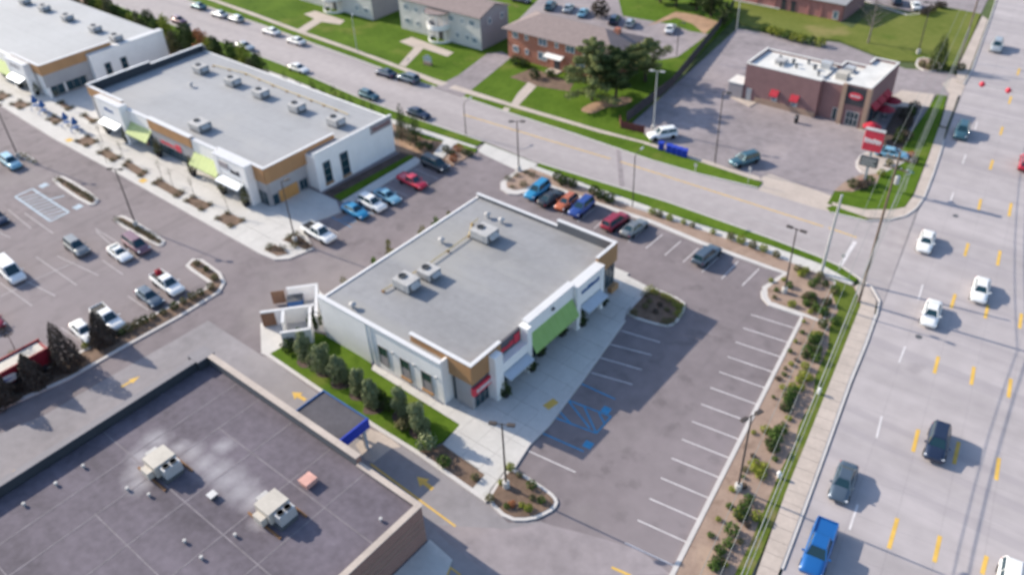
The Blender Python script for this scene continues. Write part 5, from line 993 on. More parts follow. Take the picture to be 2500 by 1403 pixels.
t = thing('roof_hatch', 'small salmon pink roof hatch box alone on the dark roof', 'roof hatch', (*(-46.62,24.87), 4.7)); bx(t, 'base', 'pink_box', -.5, -.55, 0, .5, .55, .5); bx(t, 'lid', 'pink_box', -.6, -.65, .5, .6, .65, .64, .03)
t = thing('roof_hatch', 'small grey roof vent box between the two old units', 'roof hatch', (*(-52.20,18.68), 4.7)); bx(t, 'base', 'metal_dark', -.3, -.3, 0, .3, .3, .35); bx(t, 'lid', 'metal', -.38, -.38, .35, .38, .38, .44)
for i, (q, l) in enumerate(((((-61.12,66.43)), 'round roof vent at the upper end of the centre shop roof'), (((-58.88,66.50)), 'round roof vent beside another near the north parapet'), (((-62.00,58.83)), 'round roof vent left of the large unit on the centre roof'), (((-61.29,43.67)), 'flat roof drain vent near the west edge of the centre roof'), (((-128.94,68.12)), 'single grey pipe vent on the long shop roof near the dark parapet'))):
    t = thing('roof_vent', l, 'vent', (q[0], q[1], 5.5 if i < 4 else 5.65), 0, 'roof vents'); part('stack', MB().lathe([(.2, 0), (.2, .55), (.0, .55)], 10), 'metal', t); part('cap', MB().lathe([(.42, .5), (.42, .62), (.1, .8), (0, .8)], 12), 'unit_white', t)
def pipe(pts, z, m, label, r=.07):
    t = thing('gas_pipe', label, 'pipe', (pts[0][0], pts[0][1], z)); p0 = Vector((pts[0][0], pts[0][1], 0))
    part('run', MB().tube([(q[0]-p0.x, q[1]-p0.y, .3) for q in pts], r), m, t)
    for a, b_ in zip(pts, pts[1:]):
        n = max(1, int((Vector(a)-Vector(b_)).length/3))
        for k in range(n): q = Vector(a).lerp(Vector(b_), k/n); part('pipe_block', MB().box(q.x-p0.x-.2, q.y-p0.y-.1, 0, q.x-p0.x+.2, q.y-p0.y+.1, .24), 'wood_joint', t)
pipe([(-60.65,47.65), (-60.31,50.58), (-59.99,53.98), (-60.10,61.73), (-61.58,63.95), (-61.66,65.29)], 5.5, 'pipe_yellow', 'yellow gas pipe running between the units on the centre roof')
pipe([(-133.30,75.58), (-125.19,76.67), (-113.31,76.14), (-103.94,76.09), (-97.91,75.92)], 5.65, 'pipe_yellow', 'yellow gas pipe along the far side of the long shop roof')
# ================================================================ POLES, LAMPS, SIGNS, WIRES
def lamp(q, h, label, heads=2, rz=0, m='pole_bronze', r=.11, base=True, group='car park lamp posts'):
    t = thing('lamp_post', label, 'lamp post', (q[0], q[1], .1), rz, group)
    if base: part('base', MB().lathe([(.34, 0), (.34, .75), (.3, .8), (0, .8)], 12), 'concrete', t)
    part('pole', MB().tube([(0, 0, .1), (0, 0, h)], r, 8, r*.65), m, t)
    for k in range(heads):
        s = 1 if k == 0 else -1; part('arm', MB().tube([(0, 0, h-.12), (s*.5, 0, h-.08)], .05), m, t)
        hd = part('lamp_head', MB().box(s*.45, -.2, h-.16, s*1.2, .2, h+.02), m, t, bevel=.03); part('lens', MB().box(s*.6, -.15, h-.19, s*1.15, .15, h-.162), 'unit_white', hd)
    return t
lamp((-106.12,42.01), 9.2, 'dark double lamp post in the island beside the maroon minivan', 2, .5); lamp((-84.22,52.85), 9.4, 'dark lamp post at the plaza corner by the white pickup truck', 1, 1.4)
lamp((-34.92,37.96), 8.6, 'dark lamp post in the mulch island at the front corner of the pavement', 2, .5); lamp((-17.62,50.76), 9.8, 'dark lamp post in the long mulch strip beside the white kerb', 2, 1.2)
lamp((-71.54,85.44), 8.2, 'dark lamp post at the rounded end of the north bed', 2, .6); lamp((-26.94,80.78), 9.2, 'dark lamp post in the corner bed by the main road', 2, 0)
lamp((-141.22,41.82), 9.4, 'dark lamp post in the small island beside the light blue SUV', 2, .5)
lamp((-62.05,108.32), 10, 'pale grey double-headed lamp post at the end of the dark fence', 2, .3, 'pole_grey', .14); lamp((-48.77,104.13), 11.5, 'thin brown lamp post in the restaurant lot near the street', 1, .3, 'pole_bronze', .1, False)
lamp((-38.21,162.00), 9.5, 'dark lamp post on a white base behind the restaurant', 2, .3); lamp((-74.39,136.75), 6.5, 'dark lamp post in the car park behind the brick house', 1, .3, 'pole_bronze', .09, False); lamp((-71.12,154.52), 8.5, 'pale grey lamp post beyond the far end of the dark fence', 1, .3, 'pole_grey', .12, False)
def street_light(q, h, label, rz, m='pole_grey'):
    t = thing('street_light', label, 'street light', (q[0], q[1], .08), rz, 'street lights'); part('pole', MB().tube([(0,0,0), (0,0,h-.4), (.3,0,h)], .085, 7, .05), m, t)
    a = part('arm', MB().tube([(.3,0,h), (1.5,0,h+.15)], .045), m, t); part('lamp_head', MB().box(1.4,-.14,h+.06,2.1,.14,h+.22), 'metal', a, bevel=.03)
street_light((-128.17,104.30), 6.6, 'grey street light on the far verge in front of the lawns', math.pi*.75); street_light((-52.15,86.67), 8.2, 'slim street light between bed and pavement by the red SUV', 1.6, 'pole_bronze'); street_light((-86.02,89.70), 5.6, 'slim post on the near kerb before the shop driveway', 1.6, 'pole_bronze')
def upole(q, h, label, lean=(0,0), arms=2, m='pole_wood', r=.17):
    t = thing('utility_pole', label, 'utility pole', (q[0], q[1], 0), 0, 'utility poles'); top = Vector((lean[0], lean[1], h))
    part('pole', MB().tube([(0,0,0), top*.5, top], r, 8, r*.62), m, t)
    for k in range(arms):
        c = top*(1-.035-.06*k); part('crossarm', MB().box(c.x-1.3, c.y-.07, c.z-.07, c.x+1.3, c.y+.07, c.z+.07), m, t)
        for s in (-1.15, -.5, .5, 1.15): part('insulator', MB().lathe([(.05,0),(.07,.1),(.04,.2),(0,.2)], 6, (c.x+s, c.y, c.z+.07)), 'metal', t)
    if arms: part('transformer', MB().lathe([(.26,0),(.28,.05),(.28,.85),(.2,.95),(0,.95)], 10, (top.x*.86+.42, top.y*.86, h*.82)), 'pole_grey', t)
    return top
PA, PB_ = (-19.25,84.26), (-30.46,159.00)
upole(PA, 20, 'brown wooden utility pole at the street corner beside the pavement', (.25, -.3)); upole(PB_, 18, 'brown wooden utility pole on the grass by the main road behind the restaurant', (.2, .1))
t = thing('utility_pole', 'straight grey concrete pole at the corner bed beside the side street', 'utility pole', (*(-25.00,86.99), 0), 0, 'utility poles'); part('pole', MB().tube([(0,0,0), (.0,1.2,10.6)], .2, 10, .13), 'pole_grey', t); part('cap', MB().lathe([(.16,0),(.16,.12),(0,.16)], 10, (0,1.2,10.6)), 'metal', t)
def cable(pts, label, r=.03, m='wire_light', sag=.6):
    t = thing('overhead_cable', label, 'cable', pts[0], 0, 'overhead cables'); p0 = Vector(pts[0])
    for a, b_ in zip(pts, pts[1:]):
        a, b_ = Vector(a), Vector(b_); part('strand', MB().tube([a.lerp(b_, k/10)-p0-Vector((0, 0, sag*4*(k/10)*(1-k/10))) for k in range(11)], r, 5), m, t)
ux, uy = math.cos(RD), math.sin(RD)
for i, (dx, h, r, lab) in enumerate(((-1.1, 19.0, .018, 'thin overhead wire farthest left along the main road'), (.0, 19.2, .018, 'thin overhead wire in the middle along the main road'), (1.1, 19.0, .018, 'thin overhead wire nearest the main road lanes'), (.1, 9.2, .05, 'thick grey communication cable low along the main road'), (.35, 8.5, .035, 'second grey communication cable just under the thick one'))):
    top = (PA[0]+.2+dx, PA[1]-.2, h); cable([(PB_[0]+dx, PB_[1]+.2, h-1.6), top, (PA[0]-ux*74+dx+.6, PA[1]-uy*74, h-.4)], lab, r, 'wire_light', .9)
ck = cable; MBL = ((-21.79,134.85)); MBR = ((-18.13,134.69))
e = Vector((MBR[0]-MBL[0], MBR[1]-MBL[1])); a_ = Vector(MBL)-e*1.2; b2 = Vector(MBR)+e*3
cable([(a_.x, a_.y, 8.05), (b2.x, b2.y, 8.05)], 'overhead cable crossing the main road with two red balls', .02, 'wire_light', .02)
for q, l in ((MBL, 'red marker ball on the crossing cable, left one'), (MBR, 'red marker ball on the crossing cable, right one')):
    t = thing('marker_ball', l, 'marker ball', (q[0], q[1], 8.05), 0, 'red marker balls'); part('ball', MB().lathe([(0,-.42),(.25,-.34),(.42,0),(.25,.34),(0,.42)], 12), 'red_sign', t, smooth=True); part('clamp', MB().box(-.5,-.06,-.06,.5,.06,.06), 'metal_dark', t)
# signs
t = thing('pylon_sign', 'red restaurant pylon sign with white script band above a grey message board', 'sign', (*(-28.73,110.60), .1), R(4))
part('post', MB().box(-.16,-.12,0,.16,.12,8.3), 'pole_grey', t); bx(t, 'base', 'brick_brown', -.8, -.4, 0, .8, .4, .7)
mbd = bx(t, 'message_board', 'metal_dark', -1.25, -.2, 2.95, 1.2, .2, 4.4, .03)
for r_ in range(3): part('lettering', MB().box(-1.0, -.22, 3.2+r_*.38, .95-.3*(r_ % 2), -.2, 3.36+r_*.38), 'metal', mbd)
sb = bx(t, 'sign_box', 'red_sign', -1.35, -.32, 5.4, 1.15, .32, 8.45, .05); bx(t, 'frame', 'unit_white', -1.42, -.36, 8.4, 1.22, .36, 8.56)
for i in range(6): part('lettering', MB().box(-1.2+i*.385, -.36, 6.75+.05*(i % 2), -1.2+i*.385+.3, -.318, 7.3-.07*(i % 3)), 'white_wall', sb)
part('lettering', MB().box(-1.2, -.35, 6.6, .95, -.318, 6.7), 'white_wall', sb)
for q, m_, l in (((-33.2, 124.6), 'red_plain', 'open bright red patio umbrella behind the pylon sign'), ((-33.6, 131.6), 'truck_red', 'dark red patio umbrella beside the restaurant east wall'), ((-33.8, 135.2), 'truck_red', 'dark red patio umbrella farthest back on the patio')):
    t = thing('patio_umbrella', l, 'umbrella', (q[0], q[1], .12), 0, 'patio umbrellas'); part('pole', MB().tube([(0,0,0),(0,0,2.7)], .04), 'metal', t)
    part('canopy', MB().lathe([(1.45,2.0),(1.4,2.05),(.7,2.45),(0,2.75),(0,2.7),(.7,2.38),(1.4,1.99)], 8), m_, t); part('table_top', MB().lathe([(0,.72),(.55,.72),(.55,.76),(0,.77)], 12), 'metal_dark', t)
t = thing('street_sign', 'green street name sign on a thin post by the corner', 'sign', (*(-23.43,111.86), .1), 1.2); part('post', MB().tube([(0,0,0),(0,0,3.1)], .04), 'pole_grey', t); bd = part('blade', MB().box(-.7,-.02,2.8,.7,.02,3.1), 'green_box', t); part('lettering', MB().box(-.5,-.03,2.9,.5,-.021,3.0), 'siding', bd); part('blade', MB().box(-.02,-.6,3.12,.02,.6,3.4), 'green_box', t)
t = thing('yard_sign', 'small blue-grey apartment sign on a stone base on the lawn', 'sign', (*(-111.29,107.13), .1), .1); bx(t, 'base', 'tan_wall', -.9, -.3, 0, .9, .3, .6); part('panel', MB().loft([[(-.95,-.12,.6),(.95,-.12,.6),(.95,-.12,1.5),(0,-.12,2.0),(-.95,-.12,1.5)], [(-.95,.12,.6),(.95,.12,.6),(.95,.12,1.5),(0,.12,2.0),(-.95,.12,1.5)]]), 'slate_panel' if 'slate_panel' in M else 'canopy', t)
for q, h, l in (((-49.94,100.29), 1.3, 'short pale marker post on the verge beside the restaurant lot'), ((-42.14,101.71), 2.6, 'tall pale sign post on the verge below the teal SUV'), ((-23.46,89.06), 2.4, 'thin pale sign post on the verge near the street corner')):
    t = thing('sign_post', l, 'post', (q[0], q[1], .1)); part('post', MB().tube([(0,0,0),(0,0,h)], .05), 'siding', t); part('plate', MB().box(-.22,-.02,h-.5,.22,.02,h), 'metal', t)
# fences by the restaurant
def fence(path, h, m, label, gap=.03):
    t = thing('fence', label, 'fence', (path[0][0], path[0][1], .05)); p0 = Vector(path[0]); n = 0
    for a, b_ in zip(path, path[1:]):
        a, b_ = Vector(a), Vector(b_); L = (b_-a).length; ang = math.atan2((b_-a).y, (b_-a).x); k = max(1, int(L/2.4))
        for i in range(k+1):
            q = a.lerp(b_, i/k)-p0; part('fence_post', MB().obox((q.x, q.y), .12, .12, 0, h+.12, ang), m, t)
            if i < k:
                for j in range(3):
                    c = a.lerp(b_, (i+(j+.5)/3)/k)-p0; part('fence_panel', MB().obox((c.x, c.y), L/k/3-gap, .05, .08, h-.03*(j % 2), ang), m, t)
fence([(-67.00,108.11), (-67.98,124.11), (-74.33,152.71), (-77.81,166.04)], 1.9, 'fence_dark', 'long dark board fence between the brick house and the restaurant lot'); fence([(-67.94,107.47), (-66.65,105.86), (-62.61,106.37)], 1.3, 'fence_brown', 'short dark red board fence by the blue bins')
for i, q in enumerate([(-57.59,103.33),(-56.20,103.33),(-55.32,103.30),(-54.39,103.31),(-53.47,103.32)]):
    t = thing('wheelie_bin', ['blue bin at the left end of the row by the street', 'blue bin second from the left in the row', 'blue bin in the middle of the row of five', 'blue bin fourth from the left in the row', 'blue bin at the right end of the row'][i], 'bin', (q[0], q[1], .1), .3, 'blue bins in a row')
    bx(t, 'bin', 'blue_bin', -.4, -.4, .05, .4, .4, 1.15, .05); bx(t, 'lid', 'blue_bin', -.44, -.46, 1.15, .44, .44, 1.24, .02)
t = thing('trash_can', 'dark slim bin standing on the restaurant pavement', 'bin', (*(-44.64,123.45), .02)); part('bin', MB().lathe([(.3,0),(.34,1.0),(.2,1.3),(0,1.35)], 12), 'trim_black', t); part('opening', MB().box(-.15,-.36,.95,.15,-.3,1.12), 'metal', t)
t = thing('water_hydrant', 'white hydrant cap on the narrow verge beside the main road pavement', 'hydrant', (*(-16.80,67.04), .1)); part('barrel', MB().lathe([(.16,0),(.16,.55),(.2,.6),(.12,.8),(0,.85)], 10), 'white_wall', t); part('nozzle', MB().tube([(-.25,0,.45),(.25,0,.45)], .07), 'white_wall', t)
t = thing('water_hydrant', 'white hydrant on the mulch strip opposite the grey sedan', 'hydrant', (*(-15.29,54.34), .1)); part('barrel', MB().lathe([(.16,0),(.16,.55),(.2,.6),(.12,.8),(0,.85)], 10), 'white_wall', t); part('nozzle', MB().tube([(-.25,0,.45),(.25,0,.45)], .07), 'white_wall', t)
# ================================================================ PLAZA FURNITURE
for i, q in enumerate([(-156.95,52.77),(-153.85,52.67),(-145.47,52.58),(-142.22,52.58)]):
    t = thing('cafe_table', ['cafe table under a furled navy parasol, leftmost on the plaza', 'cafe table under a furled navy parasol, second from the left', 'cafe table under a furled navy parasol left of a planted diamond', 'cafe table under a furled navy parasol, rightmost of four'][i], 'table', (q[0], q[1], .14), 0, 'cafe tables on the plaza')
    part('table_top', MB().lathe([(0,.72),(.6,.72),(.6,.76),(0,.77)], 14), 'blue_sign', t); part('pedestal', MB().lathe([(.28,0),(.28,.04),(.06,.08),(.06,.72)], 8), 'metal_dark', t); part('parasol', MB().lathe([(.03,.77),(.03,1.2),(.5,1.3),(.55,1.6),(.12,2.5),(0,2.6)], 10), 'blue_sign', t)
    for a in (.4, 2.5, 4.6): s_ = part('stool', MB().lathe([(0,.45),(.2,.45),(.2,.4),(.04,.38),(.04,.02),(.18,0)], 8, (math.cos(a)*.95, math.sin(a)*.95, 0)), 'blue_sign', t)
def potted(q, label, sc=1, group='potted plants along the shop fronts', m='leaf_dark', tall=1.0):
    t = thing('potted_plant', label, 'potted plant', (q[0], q[1], .14), random.uniform(0, 6), group); t.scale = (sc, sc, sc)
    link('pot', plantmesh('pot', lambda: MB().lathe([(.36,0),(.48,.2),(.56,.65),(.60,.7),(.52,.7),(.5,.62),(0,.62)], 14).mesh('pot', 'pot')), t)
    f = link('foliage', plantmesh(('potf', m), lambda: leafcloud(cone(.62, 1.5, .55, .8, .1), 260, .22, 4).leafmesh('foliage', m)), t); f.scale = (1, 1, tall)
for q, l in zip([(-42.67,47.23),(-42.90,52.02),(-43.62,54.56),(-43.74,58.65),(-42.91,61.44),(-43.10,65.92)], ('potted plant nearest the red corner sign of the centre shop', 'potted plant at the left pier before the green awning', 'potted plant under the left end of the green awning', 'potted plant under the right end of the green awning', 'potted plant at the right pier of the green awning', 'potted plant at the pier below the blue lettering')): potted(q, l, 1.05)
for q, l in zip([(-136.61,55.33),(-130.79,55.42),(-121.79,55.70),(-111.79,55.35),(-103.23,54.84),(-97.52,54.68)], ('tall potted plant at the long shop first portal', 'tall potted plant below the first sunlit awning', 'tall potted plant left of the red shop sign', 'tall potted plant left of the second sunlit awning', 'tall potted plant at the left pier of the second portal', 'tall potted plant at the right pier of the second portal')): potted(q, l, 1.0, 'potted plants along the long shop', 'leaf_olive', 1.7)
for q, l in zip([(-177.66,56.56),(-169.15,55.60),(-163.14,55.91)], ('potted plant under the awning of the farthest shop', 'potted plant at the left pier of the farthest shop', 'potted plant at the right pier of the farthest shop')): potted(q, l, 1.0, 'potted plants along the farthest shop', 'leaf_olive', 1.5)

# ================================================================ PLANTS
def rng_xy(q, d): return (q[0]+random.uniform(-d, d), q[1]+random.uniform(-d, d))
# tall sage shrubs on the lawn beside the centre shop
def tallshrub(q, h, rad, label, m='leaf_sage', group='tall shrubs on the lawn by the centre shop', n=3600, size=.2):
    t = thing('shrub', label, 'shrub', (q[0], q[1], .1), random.uniform(0, 6), group)
    k = len(_pm); link('foliage', plantmesh(('col', label), lambda: leafcloud(clumps(rad*1.35, h, k, 18), n, size, k).leafmesh('foliage', m)), t)
    link('stem', plantmesh('stem', lambda: MB().tube([(0,0,0),(.03,.02,.8),(0,.05,1.6)], .07, 6, .03).mesh('stem', 'bark')), t)
for q, h, r, l in ((((-64.22,38.08)), 4.2, 1.05, 'tall sage shrub nearest the bin enclosure'), (((-61.10,38.23)), 4.3, 1.15, 'tall dense sage shrub second from the bin enclosure'), (((-58.34,38.18)), 4.0, 1.0, 'tall sage shrub third along the lawn row'), (((-55.39,38.18)), 4.2, 1.0, 'tall sage shrub fourth along the lawn row, facing the middle window'), (((-52.69,37.62)), 4.0, 1.0, 'tall sage shrub fifth along the lawn row above the blue canopy'), (((-49.34,38.66)), 3.9, .95, 'tall sage shrub sixth along the lawn row'), (((-46.37,38.10)), 4.2, 1.1, 'tall sage shrub last in the lawn row near the pavement')):
    tallshrub(q, h*random.uniform(.9, 1.08), r*random.uniform(.82, 1.12), l)
    struct('planting_bed', MB().prism(chaikin([(q[0]+1.3*math.cos(a*.9)*random.uniform(.8,1.1), q[1]+1.3*math.sin(a*.9)*random.uniform(.8,1.1)) for a in range(7)], 1), 0, .142), 'mulch_dark')
def rs(q, sc, m, label, group=None, cat='shrub', sz=None, z=.1): return place('shrub', shrub_round(m, random.randint(0, 2)), q, sc, label, cat, group, None, z, sz)
rs((-67.01,38.17), 2.1, 'leaf_dark', 'dark round bush on the lawn corner by the bin enclosure'); rs((-67.91,42.64), 1.9, 'leaf_dark', 'dark bush squeezed between bin enclosure and white wall', sz=2.8); rs((-51.38,38.45), 1.9, 'leaf_dark', 'low dark bush between tall sage shrubs, above the canopy'); rs((-48.11,37.43), 1.7, 'leaf_olive', 'low olive bush in front of the sixth sage shrub'); rs((-44.39,37.06), 2.3, 'leaf_sage', 'wide sage bush at the corner of lawn and mulch'); rs((-41.44,36.39), 1.5, 'leaf_green', 'small green bush alone in the brown mulch triangle'); rs((-37.92,36.91), .9, 'leaf_olive', 'tiny shrub at the tip of the mulch triangle'); rs((-53.16,39.08), 1.3, 'leaf_dark', 'small dark bush below the fifth sage shrub')
# row behind the centre shop
for i, (y, zt, sc) in enumerate(((47.6, 4.8, 1.1), (52.6, 5.0, 1.2), (55.0, 6.3, 1.6), (60.5, 4.9, 1.1), (63.1, 5.0, 1.2), (65.5, 4.9, 1.1))):
    t = thing('shrub', ['olive shrub behind the roof edge next to the green cabinet', 'olive shrub peeping over the roof edge left of the tall one', 'tallest green shrub rising over the west roof edge', 'olive shrub over the roof edge, third from the top', 'olive shrub over the roof edge, second from the top', 'olive shrub topmost behind the west roof edge'][i], 'shrub', (-67.3, y, .1), i*1.3, 'shrubs behind the west wall of the centre shop'); t.scale = (1, 1, zt/5)
    link('foliage', plantmesh(('wcol', i % 3), lambda: leafcloud(clumps(1.0, 5.0, 31+i), 900, .22, 31+i).leafmesh('foliage', ['leaf_olive', 'leaf_green', 'leaf_olive'][i % 3])), t); link('stem', plantmesh('stem', None), t)
# cone trees beside the truck
for q, h, r, l in ((((-86.14,25.87)), 4.6, 1.5, 'dark cone tree nearest the white pickup and shrub bed'), (((-85.63,21.23)), 6.4, 1.75, 'tallest dark cone tree between the red truck and cream sedan'), (((-85.79,17.37)), 4.4, 1.6, 'dark cone tree in front of the red truck'), (((-86.05,13.83)), 4.4, 1.9, 'dark cone tree at the left edge below the red truck')):
    t = thing('cone_tree', l, 'tree', (q[0], q[1], .1), random.uniform(0, 6), 'dark cone trees along the service lane'); k = len(_pm)
    link('crown', plantmesh(('cone', l), lambda: leafcloud(cone(r, h, .1, .8), 4800, .22, k).leafmesh('crown', 'leaf_brown')), t); part('trunk', MB().tube([(0,0,0),(0,0,h*.7)], .12, 7, .04), 'bark', t)
# shrubs along the left lot bed
for i, q in enumerate([(-85.63,27.90),(-85.60,28.85),(-85.56,29.91),(-85.46,30.84),(-85.35,31.89),(-85.07,33.07),(-84.91,34.57),(-84.93,35.86),(-84.80,37.07),(-84.68,38.19),(-84.68,39.65),(-85.89,41.11),(-88.51,41.62),(-90.66,41.63)]):
    rs(q, random.uniform(.9, 1.35), ['leaf_dark', 'leaf_olive', 'leaf_olive'][i % 3], 'low %s shrub in the left lot bed' % ['dark green', 'olive', 'olive'][i % 3], 'low shrubs in the left lot bed')
rs((-87.00,23.97), .9, 'leaf_yellow', 'yellow shrub between the two cone trees by the kerb'); rs((-86.99,20.22), .7, 'leaf_yellow', 'tiny yellow shrub at the tail of the red truck')
t = thing('young_tree', 'small bare brown tree beside a lime bush behind the red truck', 'tree', (*(-91.54,18.31), 0)); part('trunk', MB().tube([(0,0,0),(.05,0,2.0),(0,.05,3.6)], .07, 6, .03), 'bark', t); part('crown', leafcloud(ell(.7,.7,.8,4.2), 160, .22, 8), 'leaf_brown', t)
rs((-92.05,17.93), 1.3, 'leaf_yellow', 'lime bush behind the red truck at the left edge')
# grasses in the small islands
def tuft(q, sc, m, label, group): return place('grass_tuft', plantmesh(('tuft', m), lambda: leafcloud(ell(.5,.5,.35,.2,.2,.0), 130, .2, 3, asp=.25).leafmesh('grass_tuft', m)), q, sc, label, 'grass clump', group)
for a, b_, n in ((((-128.52,42.05)), ((-118.14,41.99)), 9), (((-109.84,41.31)), ((-99.88,41.82)), 10), (((-142.13,42.53)), ((-137.29,42.57)), 4)):
    for i in range(n):
        q = (a[0]+(b_[0]-a[0])*i/(n-1), a[1]+(b_[1]-a[1])*i/(n-1)); tuft(rng_xy(q, .15), random.uniform(.9, 1.4), 'leaf_olive', 'olive grass clump in a left lot island', 'grass clumps in the left lot islands')
# bed along the side street
for i, q in enumerate([(-64.99,86.47),(-63.59,86.01),(-62.10,86.20),(-58.41,86.29),(-56.84,85.76),(-55.47,85.91)]): rs(q, random.uniform(1.5, 1.9), 'leaf_dark', 'dark green bush in the bed behind the orange and blue cars', 'dark bushes behind the north row', sz=1.9)
for i, q in enumerate([(-48.92,86.62),(-47.82,86.64),(-46.27,86.73),(-37.44,87.34),(-35.98,87.34),(-34.28,87.29),(-32.81,87.33),(-30.97,87.09),(-44.23,86.94),(-42.86,86.94),(-39.89,87.12)]): rs(q, random.uniform(1.1, 1.4) if i < 8 else .9, 'leaf_olive' if i % 2 else 'leaf_yellow', 'small %s shrub in the side street bed' % ('olive' if i % 2 else 'yellow-green'), 'shrubs in the side street bed')
for i, q in enumerate([(-71.20,82.39),(-70.71,83.92),(-70.08,85.40),(-68.80,85.26),(-69.20,80.91),(-68.19,82.33)]): tuft(q, random.uniform(.9, 1.5), 'leaf_olive', 'dry olive clump on the rounded lamp island', 'clumps on the rounded lamp island')
for i in range(26):
    q = random.choice([(-27.80,85.91),(-26.72,85.85),(-25.56,85.86),(-28.41,82.34),(-27.92,80.17),(-26.87,82.44),(-25.35,82.54),(-24.12,81.47),(-24.43,79.31),(-25.88,79.70),(-26.74,78.78),(-23.04,80.15),(-24.12,84.44),(-23.01,83.26),(-22.26,79.49),(-23.45,80.51)]); rs(rng_xy(q, .8), random.uniform(.6, 1.2), random.choice(['leaf_olive', 'leaf_yellow', 'leaf_green']), 'small shrub in the crowded corner bed', 'shrubs in the corner bed')
# strip along the main road pavement
L1 = [(-21.93,81.63),(-21.47,79.60),(-20.22,78.69),(-20.74,77.41),(-20.11,74.80),(-19.71,72.97),(-23.54,84.87),(-22.09,84.43),(-18.99,71.84),(-20.52,73.21),(-20.49,74.25),(-20.17,72.21),(-20.13,71.58),(-19.01,65.17),(-18.82,63.97),(-18.57,63.06),(-17.50,59.52),(-17.37,58.14),(-17.25,57.17),(-16.13,50.18),(-15.96,48.87),(-15.84,47.84),(-15.65,44.72),(-15.54,43.76),(-15.38,42.75),(-15.19,41.88),(-17.84,58.59),(-17.59,57.44),(-18.92,64.49),(-15.74,46.26)]
for i, q in enumerate(L1): rs(rng_xy(q, .2), random.uniform(1.0, 1.5), 'leaf_green' if i % 3 else 'leaf_dark', 'low %s shrub in the main road strip beside the white kerb' % ('green' if i % 3 else 'dark green'), 'shrubs in the main road strip')
for i, q in enumerate([(-20.64,75.71),(-20.72,75.12),(-18.55,68.18),(-19.08,68.57),(-18.93,67.51),(-18.42,66.36),(-19.35,66.43),(-17.74,54.42),(-17.05,53.69),(-16.67,53.35),(-16.90,54.42),(-17.52,53.64),(-18.67,58.78),(-14.93,48.98),(-16.23,47.99),(-19.68,69.71)]): rs(rng_xy(q, .2), random.uniform(.8, 1.2), 'leaf_yellow', 'small yellow shrub in the mulch strip by the main road', 'yellow shrubs in the main road strip')
for i in range(38):
    t_ = (i+.5)/38; a_, b_ = (-21.88,77.47), (-15.31,41.39); w_ = random.uniform(-1.3, 1.5); p_ = (a_[0]+(b_[0]-a_[0])*t_+w_, a_[1]+(b_[1]-a_[1])*t_); k_ = ['leaf_yellow', 'leaf_olive', 'leaf_green', 'leaf_brown'][(i*5) % 4]
    rs(p_, random.uniform(.45, .8), k_, 'tiny %s plant in the mulch by the main road' % {'leaf_yellow': 'lime', 'leaf_olive': 'olive', 'leaf_green': 'green', 'leaf_brown': 'brown'}[k_], 'tiny plants in the main road strip', sz=random.uniform(.4, .6))
# lamp island and front bed
for i, q in enumerate([(-35.99,39.88),(-34.77,39.74),(-33.01,39.41),(-35.54,37.98),(-35.16,35.85),(-33.35,36.17),(-32.30,37.09),(-32.07,38.33),(-31.23,38.61),(-31.62,37.15)]): rs(q, random.uniform(.7, 1.1), ['leaf_yellow', 'leaf_olive', 'leaf_green'][i % 3], 'small %s shrub in the mulch island around the front lamp post' % ['yellow', 'olive', 'green'][i % 3], 'shrubs in the front lamp island')
rs((-33.11,36.59), .8, 'leaf_orange', 'red-orange shrub low in the front lamp island')
for i, q in enumerate([(-39.95,71.68),(-39.22,71.61),(-37.93,71.56),(-37.09,71.48),(-36.15,71.20),(-35.37,70.82),(-34.98,69.68),(-34.94,68.22),(-35.36,67.55),(-39.28,66.71),(-40.04,70.61)]): tuft(q, random.uniform(1.1, 1.6), 'leaf_yellow' if i < 7 else 'leaf_olive', '%s grass clump round the edge of the shaded bed' % ('yellow' if i < 7 else 'olive'), 'grass clumps in the bed by the pavement end')
# hedge conifers behind the long shop
for i, q in enumerate(((-127.5, 4.6), (-122.8, 4.9), (-118.8, 4.4), (-115.2, 5.6), (-112.4, 4.7), (-109.7, 5.8), (-107.6, 4.8), (-105.2, 5.0), (-102.6, 4.8), (-100.1, 4.8), (-97.6, 4.3), (-94.0, 4.4), (-91.2, 4.7))):
    t = thing('cypress', 'narrow dark cypress in the row behind the long shop', 'tree', (q[0], 82.6+random.uniform(-.3, .3), .05), random.uniform(0, 6), 'cypresses behind the long shop'); t.scale = (1, 1, q[1]/5)
    link('crown', plantmesh(('cyp', i % 3), lambda: leafcloud(cone(1.0, 4.8, .15, .7, .08), 800, .2, 60+i).leafmesh('crown', ['leaf_dark', 'leaf_green', 'leaf_dark'][i % 3])), t); link('trunk', plantmesh('cyptrunk', lambda: MB().tube([(0,0,0),(0,0,3)], .09, 6, .03).mesh('trunk', 'bark')), t)
for i in range(34):
    x = -131.5-i*2.55; m = ['leaf_dark', 'leaf_green', 'leaf_olive', 'leaf_dark', 'leaf_yellow'][(i*7) % 5]; lab = {'leaf_dark': 'dark green', 'leaf_green': 'green', 'leaf_olive': 'olive', 'leaf_yellow': 'yellow-green'}[m]
    if i == 8: m = 'leaf_orange'; lab = 'rust orange'
    t = thing('hedge_tree', '%s bushy tree in the dense hedge behind the far shops' % lab, 'tree', (x, 84+random.uniform(-1, 1), .05), random.uniform(0, 6), 'hedge trees behind the far shops' if i != 8 else None)
    s = random.uniform(.85, 1.2); t.scale = (s, s, s*random.uniform(.9, 1.15)*1.05)
    link('crown', plantmesh(('hedge', m, i % 2), lambda: leafcloud(clumps(1.9, 5.2, 90+i, 16), 1300, .34, 90+i).leafmesh('crown', m)), t); link('trunk', plantmesh('cyptrunk', None), t)
